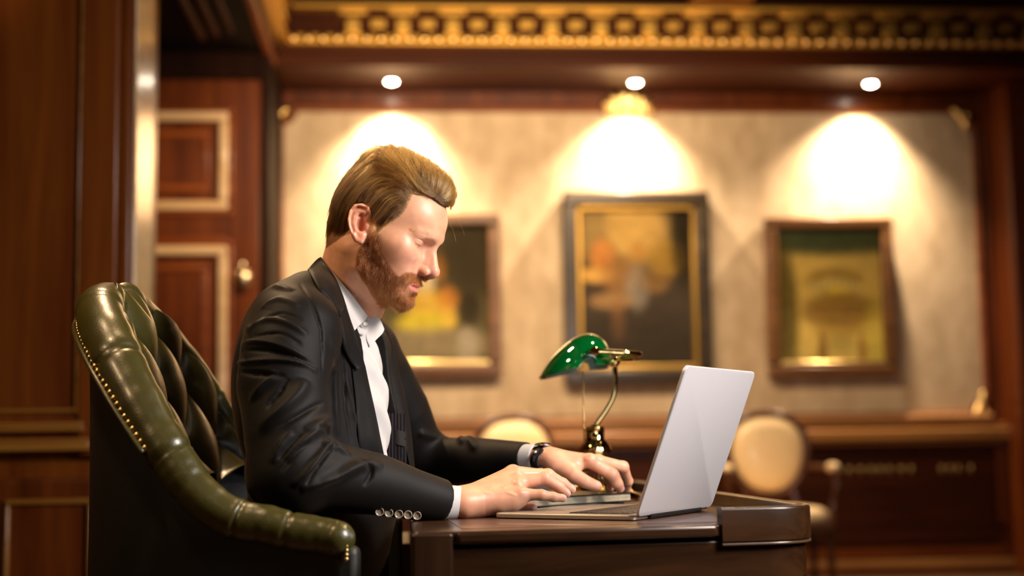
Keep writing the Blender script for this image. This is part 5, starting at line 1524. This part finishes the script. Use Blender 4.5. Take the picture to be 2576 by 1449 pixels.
# ---------------------------------------------------------------- shirt
def shirt_field():
    S = SDF((-0.55, 2.25, 0.55), (-0.10, 2.75, 1.22), 0.0034)
    S.ell(tb(0.010,0,-0.005), (0.108,0.160,0.170), 0.05, R=TR)
    S.ell(tb(0.004,0,-0.20), (0.096,0.135,0.18), 0.05, R=TR)
    S.cone(tb(-0.03,-0.04,0.11), tb(-0.03,0.04,0.11), 0.050, 0.050, 0.05)
    S.cone(HO+hu*-0.135-hf*0.012, tb(0.02,0.0,0.05), 0.058, 0.066, 0.02)
    S.ell(tb(0.055,0.0,-0.10), (0.078,0.085,0.17), 0.04, R=TR)
    S.op(lambda G: G[...,2]-np.float32(CH[2]-0.24), np.array([-0.6,2.2,0.5]), np.array([0.0,2.8,CH[2]-0.22]), 0.01, 's')
    # neck opening
    S.cone(HO+hu*-0.075+hf*0.004, HO+hu*-0.16-hf*0.006, 0.0565, 0.054, 0.004, 's')
    return S
shS = shirt_field(); shV, shQ = shS.mesh(2); shV, shQ = largest(shV, shQ)
shN = vnormals(shV, shQ)
q_ = (shV-CH)@TR
plk = np.exp(-((q_[:,1]-0.012)/0.012)**6)*(q_[:,0] > 0.04)*0.0028             # button placket
wr_ = 0.0034*np.sin(q_[:,2]*90+q_[:,1]*25+2*np.sin(q_[:,1]*30))*(q_[:,0] > 0.02)
shV = shV+shN*(plk+wr_+lumps(shV,0.0014,45,4))[:,None]
shirt = mk('shirt', (shV, shQ), SHM, person, 'F', angle=180)
# the coarse torso is under the shirt; trousers
def trouser_field():
    S = SDF((-0.62, 2.1, 0.05), (0.20, 2.85, 0.80), 0.007)
    S.ell(tb(-0.09,0,-0.40), (0.150,0.19,0.14), 0.05, R=TR)
    for g in (-1, 1):
        hip = tb(-0.07, 0.09*g, -0.43); kn = np.array([0.02, 2.515+0.10*g, 0.562]); an = np.array([0.0, 2.515+0.105*g, 0.095])
        S.cone(hip, kn, 0.098, 0.074, 0.04); S.cone(kn, an, 0.072, 0.055, 0.03)
    V, Q = S.mesh(2); return V, Q
tV, tQ = trouser_field()
mk('trousers', (tV, tQ), TRM, person, 'F', angle=180)
for g in (-1, 1):
    an = np.array([0.0, 2.515+0.105*g, 0.085])
    S = SDF(an+np.array([-0.15,-0.12,-0.10]), an+np.array([0.30,0.12,0.08]), 0.004)
    S.chain([np.array([*(an-TH_*0.03)[:2],0.045]), np.array([*(an+TH_*0.08)[:2],0.04]), np.array([*(an+TH_*0.18)[:2],0.032])], [0.044,0.044,0.031], 0.01)
    S.cone(an+np.array([0,0,0.03]), np.array([*an[:2],0.05]), 0.046, 0.044, 0.01)
    S.op(lambda G: G[...,2]-0.004, an+np.array([-0.15,-0.12,-0.12]), np.array([*(an[:2]+0.32),0.02]), 0.002, 's')
    V, Q = S.mesh(1); mk('shoe', (V, Q), plain('shoe_leather', (0.015,0.012,0.01), 0.25, coat=0.4), person, 'F', angle=180)

# ---------------------------------------------------------------- sheets: collars and lapels
def sheet(name, rows, mat, parent, thick, n=(16,40), smooth=True, label=None, off=0.0):
    """rows: grid of F points, resampled smoothly, given thickness"""
    rows = np.asarray(rows, float)
    a = np.array([spline(r, n[1]) for r in rows]); b = np.array([spline(a[:,j], n[0]) for j in range(n[1])]).transpose(1,0,2)
    o = mk(name, M().grid(b), mat, parent, 'F', angle=180, label=label)
    s_ = o.modifiers.new('thick', 'SOLIDIFY'); s_.thickness = thick; s_.offset = off
    e = o.modifiers.new('edge', 'BEVEL'); e.width = thick*0.3; e.segments = 2; e.limit_method = 'ANGLE'; e.angle_limit = 1.0
    return o
def Z4(x, y, d): return P(760+x/5.175, 640+y/5.175, d)
from mathutils.bvhtree import BVHTree
_bvh = [BVHTree.FromPolygons([tuple(p) for p in v], [tuple(int(i) for i in q) for q in f_]) for v, f_ in ((H2F(headV), headQ), (shV, shQ), (jkV, jkQ))]
def hit_all(px_, py_, which=(0,1,2)):
    o = Vector((0, 0, CAM_H)); d = Vector(_ray(px_, py_, _RF)).normalized(); best = None
    for k in which:
        loc, n, i, dist = _bvh[k].ray_cast(o, d)
        if loc is not None and (best is None or loc.y < best): best = loc.y
    return best
def on_cloth(rows, off, tol=0.05, which=(0,1,2), edge=None):
    """rows of (zoom-4 x, y, expected distance): laid on whatever lies there, lifted by off"""
    g = [[(760+x/5.175, 640+y/5.175, d) for x, y, d in r] for r in rows]
    nr, nc = 13, len(g[0])*3
    a = np.array([spline(r, nc) for r in g]); G = np.array([spline(a[:,j], nr) for j in range(nc)]).transpose(1,0,2)
    D = np.zeros((nr, nc)); H = np.zeros((nr, nc))
    for i in range(nr):
        for j in range(nc):
            h_ = hit_all(G[i,j,0], G[i,j,1], which); ok = h_ is not None and abs(h_-G[i,j,2]) < tol
            D[i,j] = h_ if ok else G[i,j,2]; H[i,j] = h_ if h_ is not None else 9
    for _ in range(6):
        E = np.pad(D, 1, mode='edge'); D = 0.2*(E[:-2,1:-1]+E[2:,1:-1]+E[1:-1,:-2]+E[1:-1,2:])+0.2*D
        D = np.where(H > G[:,:,2]-0.05, np.minimum(D, H), D)
    for _ in range(4):
        E = np.pad(D, 1, mode='edge'); D = 0.2*(E[:-2,1:-1]+E[2:,1:-1]+E[1:-1,:-2]+E[1:-1,2:])+0.2*D
    D = D-off*(np.ones((nr,1)) if edge is None else np.interp(np.linspace(0,1,nr), np.linspace(0,1,len(edge)), edge)[:,None])
    return np.array([[P(G[i,j,0], G[i,j,1], D[i,j]) for j in range(nc)] for i in range(nr)])
# shirt collar, near leaf (fold line on top, free edge below tucked in the jacket)
near_leaf = [[(235,60,2.475),(330,160,2.438),(480,330,2.408),(640,520,2.402),(770,690,2.418),(855,805,2.442)],
             [(240,110,2.468),(335,240,2.425),(470,430,2.395),(610,620,2.390),(725,770,2.408),(815,860,2.432)],
             [(250,190,2.465),(345,340,2.415),(455,540,2.385),(570,730,2.380),(670,870,2.398),(740,930,2.425)],
             [(262,260,2.465),(350,430,2.410),(450,640,2.380),(540,820,2.376),(610,930,2.392),(682,992,2.418)]]
sheet('collar_leaf', on_cloth(near_leaf, 0.0080), SHM, shirt, 0.0016)
# inner stand at the near front with the button
stand = [[(855,812,2.446),(885,850,2.452),(900,905,2.458)],[(800,870,2.438),(850,910,2.445),(880,960,2.452)],[(740,935,2.430),(800,975,2.436),(845,1005,2.444)],[(690,985,2.424),(740,1030,2.430),(800,1055,2.436)]]
sheet('collar_stand', on_cloth(stand, 0.003), SHM, shirt, 0.0014)
bt = Z4(820,905,2.4385)
bR = frame_of(unit(np.array([0.35,-0.9,0.15])))
mk('collar_button', M().lathe([(0.0002,0.0008),(0.0022,0.0009),(0.0032,0.0014),(0.0038,0.0010),(0.0038,0.0)], 20, c=bt, R=bR), plain('pearl_button', (0.45,0.41,0.37), 0.4), shirt, 'F')
# far leaf
far_leaf = [[(915,668,2.520),(975,780,2.515),(1030,880,2.512),(1070,975,2.512)],
            [(880,700,2.512),(935,830,2.502),(985,930,2.498),(1040,1035,2.500)],
            [(850,760,2.505),(880,900,2.492),(920,1020,2.488),(965,1110,2.490)],
            [(835,830,2.500),(840,960,2.485),(835,1090,2.478),(880,1208,2.482)]]
sheet('collar_leaf', on_cloth(far_leaf, 0.004, tol=0.01), SHM, shirt, 0.0016)
# placket fold line of the shirt front
pl = [[Z4(745,1090,2.452),Z4(770,1200,2.448),Z4(800,1330,2.446),Z4(835,1449,2.444)],[Z4(800,1080,2.462),Z4(835,1200,2.460),Z4(860,1330,2.458),Z4(900,1449,2.456)]]

# jacket collar + lapel, near side
jc = [[(250,35,2.47),(330,150,2.440),(430,310,2.405),(520,520,2.385),(575,690,2.378)],
      [(200,60,2.46),(270,190,2.425),(370,360,2.392),(440,560,2.375),(545,715,2.372)],
      [(130,130,2.45),(200,260,2.415),(290,430,2.38),(380,620,2.37),(520,760,2.370)],
      [(72,205,2.44),(140,320,2.40),(230,480,2.37),(350,700,2.365),(490,855,2.366)]]
sheet('jacket_collar', on_cloth(jc, 0.010, edge=(1,1.25,1.2,0.85)), JKM, jacket, 0.0030)
lp1 = [[(566,655,2.378),(620,830,2.38),(680,1000,2.385),(730,1150,2.392),(775,1300,2.40),(815,1449,2.408)],
       [(522,715,2.37),(570,900,2.372),(620,1060,2.378),(670,1200,2.386),(720,1330,2.394),(775,1470,2.402)],
       [(482,790,2.368),(490,950,2.365),(540,1100,2.37),(600,1240,2.378),(670,1370,2.388),(745,1490,2.396)],
       [(470,830,2.366),(415,945,2.36),(450,1060,2.362),(520,1200,2.37),(610,1370,2.38),(715,1510,2.392)]]
sheet('lapel', on_cloth(lp1, 0.009, edge=(1,1.2,1.15,0.85)), JKM, jacket, 0.0028)
# straight front edge of the near side, below the lapel
fe = [[(815,1440,2.408),(860,1640,2.42),(920,1900,2.43),(980,2180,2.44),(1030,2440,2.45),(1085,2700,2.45),(1100,2790,2.45)],
      [(745,1450,2.402),(790,1640,2.41),(840,1900,2.42),(885,2180,2.43),(915,2440,2.44),(950,2700,2.44),(960,2790,2.44)],
      [(640,1450,2.380),(660,1640,2.38),(690,1900,2.38),(710,2180,2.38),(730,2440,2.39),(750,2700,2.40),(750,2790,2.40)]]
sheet('front_edge', on_cloth(fe, 0.006, edge=(1,0.95,0.6)), JKM, jacket, 0.0026)
# far lapel: from the far collar down to the waist
def X(x, y, d): return P(x, y, d)
lp2 = [[X(958,800,2.60),X(985,860,2.60),X(1010,960,2.595),X(1030,1060,2.59),X(1043,1190,2.585)],
       [X(962,815,2.585),X(972,870,2.58),X(1000,970,2.575),X(1022,1070,2.572),X(1040,1190,2.572)],
       [X(958,830,2.575),X(962,880,2.565),X(985,980,2.56),X(1010,1080,2.56),X(1034,1190,2.56)]]
sheet('lapel', lp2, JKM, jacket, 0.0030)
# inside label sewn to the striped lining of the far front
LINM = plain('lining', (0.02,0.02,0.035), 0.5, sheen=0.2)
lin = [[(1128,2070,2.52),(1118,2430,2.52),(1100,2850,2.52)],[(1230,2070,2.535),(1235,2430,2.535),(1235,2850,2.535)],[(1330,2070,2.55),(1350,2430,2.55),(1370,2850,2.55)]]
def stripe_mat():
    m, nt, b = mat_base('striped_lining'); tc = nt.nodes.new('ShaderNodeTexCoord'); w = nt.nodes.new('ShaderNodeTexWave'); w.inputs['Scale'].default_value = 55
    w.bands_direction = 'X'
    nt.links.new(tc.outputs['Object'], w.inputs['Vector']); cr = nt.nodes.new('ShaderNodeValToRGB')
    cr.color_ramp.elements[0].position = 0.75; cr.color_ramp.elements[0].color = (0.003,0.003,0.005,1); cr.color_ramp.elements[1].position = 0.9; cr.color_ramp.elements[1].color = (0.03,0.02,0.02,1)
    nt.links.new(w.outputs['Fac'], cr.inputs[0]); nt.links.new(cr.outputs[0], b.inputs['Base Color']); pset(b, rough=0.9, spec=0.1); return m
sheet('lining', on_cloth(lin, 0.004, tol=0.12), stripe_mat(), jacket, 0.0012)
lbl = [[(1165,2270,2.52),(1140,2450,2.52)],[(1255,2290,2.53),(1250,2480,2.53)],[(1345,2310,2.54),(1352,2500,2.54)]]
lg = on_cloth(lbl, 0.0062, tol=0.12)
lo_ = sheet('sewn_label', lg, plain('label_grey', (0.03,0.027,0.025), 0.95, spec=0.1), jacket, 0.0008)
c00, c10, c01 = lg[0,0], lg[-1,0], lg[0,-1]
ux = unit(c10-c00); uy = unit((c00-c01)-ux*((c00-c01)@ux)); un = np.cross(ux, uy)
def wording(body, at, size, name):
    cu = bpy.data.curves.new(name, 'FONT'); cu.body = body; cu.size = size; cu.extrude = 0.0001; cu.space_character = 1.35
    t_ = bpy.data.objects.new(name, cu); me_ = bpy.data.meshes.new_from_object(t_); bpy.data.objects.remove(t_); me_.materials.clear(); me_.materials.append(BLACK)
    o = bpy.data.objects.new(name, me_); scene.collection.objects.link(o); o.parent = lo_
    Mx = np.stack([ux, uy, un], 1); Mr = np.array([F2R(Mx[:,k]) for k in range(3)]).T
    o.rotation_euler = Matrix(Mr.tolist()).to_euler(); o.location = F2R(at)-parent_loc(lo_)
Lw = np.linalg.norm(c10-c00); Lh = np.linalg.norm(c01-c00)
wording('ZARAMAN', c00+ux*Lw*0.04-uy*Lh*0.55+un*0.0012*(1 if un[1] < 0 else -1), 0.0050, 'label_text')
# cuff buttons
for k, (x, y) in enumerate(((955,1287),(978,1290),(1003,1293),(1026,1295),(1049,1297))):
    h_ = hit(jkS, x, y)
    if h_ is None: h_ = P(x, y, 2.28)
    c = h_+np.array([0,-0.002,0]); R = frame_of(unit(np.array([0.1,-0.95,0.15-0.25])))
    g = M().lathe([(0.0003,0.0012),(0.0042,0.0014),(0.0052,0.0026),(0.0064,0.0030),(0.0072,0.0022),(0.0074,0.0)], 24, c=c, R=R)
    b_ = mk('cuff_button', g, plain('horn_button', (0.28,0.23,0.17), 0.25, coat=0.3), jacket, 'F')
# shirt cuffs
def cuff(name, a, b, r0, r1, sq=1.0):
    ax = unit(b-a); R = frame_of(ax); L = np.linalg.norm(b-a)
    g = M().lathe([(r0-0.002,0),(r0,0),(r1+0.0004,L-0.003),(r1,L-0.0006),(r1-0.001,L),(r1-0.0025,L-0.0006),(r1-0.0035,L-0.004),(r1-0.004,L*0.4)], 40, c=(0,0,0), R=None, cap=False)
    v = g.v[0]; v[:,0] *= sq; rgn = 0.0006*np.sin(np.arctan2(v[:,1],v[:,0])*3+1)
    g.v[0] = v@R.T+a
    return mk(name, g, SHM, shirt, 'F', angle=60)
cuff('shirt_cuff', P(1096,1264,2.350), P(1160,1267,2.378), 0.0300, 0.0285)
cuff('shirt_cuff', P(1300,1159,2.658), P(1354,1157,2.626), 0.0312, 0.0285)

# ---------------------------------------------------------------- wristwatch strap on the far wrist
wc = P(1366, 1157, 2.62); wa = unit(P(1385,1162,2.612)-P(1345,1153,2.632))
R = frame_of(wa)
a_ = np.linspace(0, 2*np.pi, 49)[:-1]
V = []
for o, dr in ((-0.009,0.0),(-0.0092,0.0012),(-0.008,0.0022),(0.008,0.0022),(0.0092,0.0012),(0.009,0.0)):
    q = np.stack([(0.0285+dr)*np.cos(a_), (0.0208+dr)*np.sin(a_), np.full_like(a_, o)],1); V.append(q)
V = np.array(V)
# ellipse long axis along depth
Rw = np.stack([unit(np.cross(wa, [0,0,1.0])), np.cross(unit(np.cross(wa,[0,0,1.0])), wa)*-1, wa], 1)
g = M().grid((V.reshape(-1,3)@Rw.T+wc).reshape(V.shape), close_u=True, close_v=True)
watch = mk('watch_strap', g, plain('strap_leather', (0.012,0.011,0.010), 0.25, coat=0.5), person, 'F', angle=60)
bk_c = ZB(312,520,2.5985)
g = M(); 
mk('strap_buckle', M().tube([ZB(250,503,2.597),ZB(375,545,2.592)], 0.0011, 8), metal('steel', (0.8,0.78,0.72), 0.2), watch, 'F')
mk('strap_pin', M().ball(ZB(312,562,2.5965), 0.0012, 8, 6), metal('steel_pin', (0.8,0.78,0.72), 0.2), watch, 'F')
g = M().lathe([(0.001,0.0),(0.016,0.0),(0.017,0.002),(0.0155,0.006),(0.001,0.0065)], 32, c=wc+np.array([0,0.006,0.0215]), R=frame_of(unit([0,0.35,1.0])))
mk('watch_case', g, metal('watch_steel', (0.7,0.68,0.64), 0.2), watch, 'F')
build_hair(person); build_beard(person); build_brows(person)
# ================================================================== GREEN LEATHER ARMCHAIR (F frame)
def leather():
    m = plain('green_leather', (0.043, 0.038, 0.0062), 0.34, noise=0.18, nscale=22, bump=0.25, bscale=420, coat=0.35)
    m.node_tree.nodes['Principled BSDF'].inputs['Coat Roughness'].default_value = 0.22
    return m
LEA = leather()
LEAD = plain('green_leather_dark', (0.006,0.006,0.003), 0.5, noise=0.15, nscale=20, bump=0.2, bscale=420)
STUD = metal('stud_brass', (0.62,0.44,0.18), 0.3)
chair = empty('leather_armchair', (-0.46, 2.48, 0), 'green tufted leather armchair with studded rolled arms, the man sitting in it', 'chair', frame='F')
rimpx = [(849,1356,2.075),(800,1346,2.08),(728,1336,2.085),(668,1320,2.09),(603,1310,2.095),(537,1276,2.10),(482,1224,2.11),(447,1173,2.12),(401,1102,2.135),(356,1022,2.155),(316,946,2.18),(280,871,2.22),(254,806,2.28),(256,768,2.36),(285,758,2.45),(335,772,2.54),(392,822,2.63),(445,880,2.71),(500,950,2.77),(545,1020,2.81),(590,1090,2.83),(640,1150,2.85),(700,1200,2.86),(800,1215,2.86),(900,1220,2.86)]
rim0 = np.array([P(*q) for q in rimpx])
NR = 260
rim = spline(rim0, NR)
tt = np.linspace(0, len(rimpx)-1, NR)
rr_ = np.interp(tt, [0,3,6,9,11,12.5,13.6,15,20,24], [0.026,0.029,0.031,0.036,0.039,0.038,0.033,0.028,0.025,0.026])
rs_ = rr_.copy()
seams = [2.0, 4.0, 7.35, 10.4, 12.35, 14.2, 16.4, 18.6, 20.8]
for t0 in seams:
    rr_ = rr_*(1-0.13*np.exp(-((tt-t0)/0.055)**2)+0.035*np.exp(-((tt-t0-0.20)/0.16)**2))
rr_ = rr_*(1+0.015*np.sin(tt*5.1)+0.01*np.sin(tt*11.3))
g = M().tube(rim, rr_, 40)
mk('rolled_edge', g, LEA, chair, 'F', angle=180)
# rounded ends of the arms
for k in (0, -1):
    mk('arm_end', M().ball(rim[k], (0.026,0.028,0.026), 24, 16), LEA, chair, 'F', angle=180)
# tufted inner back between the two halves of the rim
top = int(np.argmin(np.abs(tt-14.0)))
nt_, ns_ = 150, 170
def side(u):      # u 0 (top) .. 1 (seat level)
    a = rim[np.clip((top-u*(top-int(np.argmin(np.abs(tt-5.0))))).astype(int), 0, NR-1)]
    b = rim[np.clip((top+u*(int(np.argmin(np.abs(tt-22.5)))-top)).astype(int), 0, NR-1)]
    return a, b
U = np.linspace(0.0, 1, nt_)
ia = top-U*(top-np.argmin(np.abs(tt-5.2))); ib = top+U*(np.argmin(np.abs(tt-22.3))-top)
def samp(i): return np.stack([np.interp(i, np.arange(NR), rim[:,k]) for k in range(3)], 1)
A, B = samp(ia), samp(ib)
s_ = np.linspace(0, 1, ns_)
V = A[:,None]*(1-s_)[None,:,None]+B[:,None]*s_[None,:,None]
bowl = 4*s_*(1-s_)
half = np.linalg.norm(B-A, axis=1)/0.76
cl = np.stack([-0.690+0.115*U, 0.5*(A[:,1]+B[:,1]), 0.5*(A[:,2]+B[:,2])], 1)      # centre line of the back
V = V+(cl-0.5*(A+B))[:,None]*(bowl**0.75)[None,:,None]
# tufting
W = np.linalg.norm(B-A, axis=1)[:,None]
y_ = (s_[None,:]-0.5)*W/0.088; z_ = (U[:,None]*0.60)/0.150+0*y_
pu, qu = y_+z_, y_-z_
diag = np.abs(np.sin(np.pi*pu/2*1.0))**0.45*np.abs(np.sin(np.pi*qu/2*1.0))**0.45
vert = np.abs(np.sin(np.pi*y_))**0.55
mixv = np.clip(1-U[:,None]/0.26, 0, 1)
edge = np.clip(s_[None,:]/0.10, 0, 1)*np.clip((1-s_[None,:])/0.06, 0, 1)
tuft = (vert*mixv+diag*(1-mixv))*edge*0.034+0.006
gx = np.gradient(V, axis=0); gy = np.gradient(V, axis=1); Nn = np.cross(gx, gy); Nn /= np.linalg.norm(Nn, axis=2, keepdims=True)+1e-9
sg_ = np.sign(Nn[nt_//2, ns_//2, 0]); Nn *= sg_
V = V+Nn*tuft[...,None]
mk('tufted_back', M().grid(V), LEA, chair, 'F', angle=180)
# buttons at the crossings of the diagonal pleats
for r_ in range(1, 5):
    for c_ in range(-4, 5):
        if (r_+c_) % 2: continue
        uu_ = r_*0.150/0.60; yy = c_
        if uu_ > 0.95: continue
        i = int(uu_*(nt_-1)); w = W[i,0]; ss = 0.5+yy*0.088/w
        if not 0.08 < ss < 0.92: continue
        j = min(int(ss*(ns_-1)), ns_-1); mk('tuft_button', M().ball(V[i,j]+Nn[i,j]*0.002, (0.010,0.010,0.010), 14, 10), LEA, chair, 'F', angle=180)
# outer shell: from the underside of the roll down to the base
base = np.array([(-0.25,2.085),(-0.30,2.085),(-0.36,2.085),(-0.42,2.09),(-0.48,2.095),(-0.54,2.11),(-0.585,2.13),(-0.615,2.16),(-0.645,2.19),(-0.668,2.24),(-0.690,2.30),(-0.705,2.36),(-0.715,2.43),(-0.718,2.49),(-0.715,2.55),(-0.705,2.61),(-0.685,2.67),(-0.655,2.72),(-0.62,2.76),(-0.585,2.80),(-0.54,2.83),(-0.48,2.85),(-0.42,2.86),(-0.33,2.865),(-0.25,2.865)])
bs = spline(base, NR)
cen = np.array([-0.40, 2.48])
out2 = rim[:,:2]-cen; out2 /= np.linalg.norm(out2, axis=1, keepdims=True)
rows = []
for t in np.linspace(0, 1, 14):
    p = np.zeros((NR,3))
    st = rim.copy(); st[:,:2] += out2*rs_[:,None]*0.55; st[:,2] -= rs_*0.75
    zz = st[:,2]*(1-t)+0.36*t
    e = t**0.45
    p[:,:2] = st[:,:2]*(1-e)+bs*e; p[:,2] = zz
    rows.append(p)
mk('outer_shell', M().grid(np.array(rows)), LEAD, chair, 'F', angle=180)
# welt and brass studs along the outside of the roll
off = rim.copy(); off[:,:2] += out2*(rs_[:,None]*0.93); off[:,2] -= rs_*0.50
sel = (tt > 8.0) & (tt < 19)
ow = off.copy(); ow[:,:2] += out2*0.006; ow[:,2] -= 0.007
mk('welt', M().tube(ow[sel], 0.0042, 10), LEA, chair, 'F', angle=180)
arc_ = np.concatenate([[0], np.cumsum(np.linalg.norm(np.diff(off[sel], axis=0), axis=1))])
np_ = int(arc_[-1]/0.0125); os_ = off[sel]
for k in range(min(np_, 95)):
    a = k*0.0125; p = np.array([np.interp(a, arc_, os_[:,j]) for j in range(3)])
    mk('stud', M().ball(p, 0.0054, 10, 8), STUD, chair, 'F', angle=180)
# arm fronts with studs, seat, seat rail
for yy, sg in ((2.085,-1),(2.865,1)):
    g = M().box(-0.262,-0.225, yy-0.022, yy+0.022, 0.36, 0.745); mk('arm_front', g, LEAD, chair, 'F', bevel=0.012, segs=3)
for k in range(6):
    mk('stud', M().ball((P(871,1352+11*k,2.058)), 0.0036, 10, 8), STUD, chair, 'F', angle=180)
g = M(); g.prism(seg_round([(-0.62,2.15),(-0.20,2.13),(-0.20,2.83),(-0.62,2.81)], [.08,.04,.04,.08]), 0.35, 0.452); mk('seat_cushion', g, LEA, chair, 'F', bevel=0.03, segs=5)
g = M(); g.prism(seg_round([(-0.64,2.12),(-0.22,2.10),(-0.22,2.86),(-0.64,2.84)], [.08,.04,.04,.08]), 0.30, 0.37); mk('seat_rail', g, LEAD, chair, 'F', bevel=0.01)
mk('swivel_column', M().lathe([(0.03,0.10),(0.03,0.20),(0.06,0.28),(0.06,0.30)], 24, c=(-0.42,2.48,0)), BLACK, chair, 'F')
for k in range(5):
    a = 2*math.pi*k/5+0.3; d = np.array([math.cos(a), math.sin(a), 0]); c = np.array([-0.42,2.48,0])
    lg = mk('base_leg', M().tube([c+np.array([0,0,0.13]), c+d*0.16+np.array([0,0,0.11]), c+d*0.30+np.array([0,0,0.07])], [0.028,0.024,0.018], 10), MAHOGD, chair, 'F')
    mk('castor', M().ball(c+d*0.30+np.array([0,0,0.027]), (0.026,0.026,0.026), 14, 10), BRASS, lg, 'F')
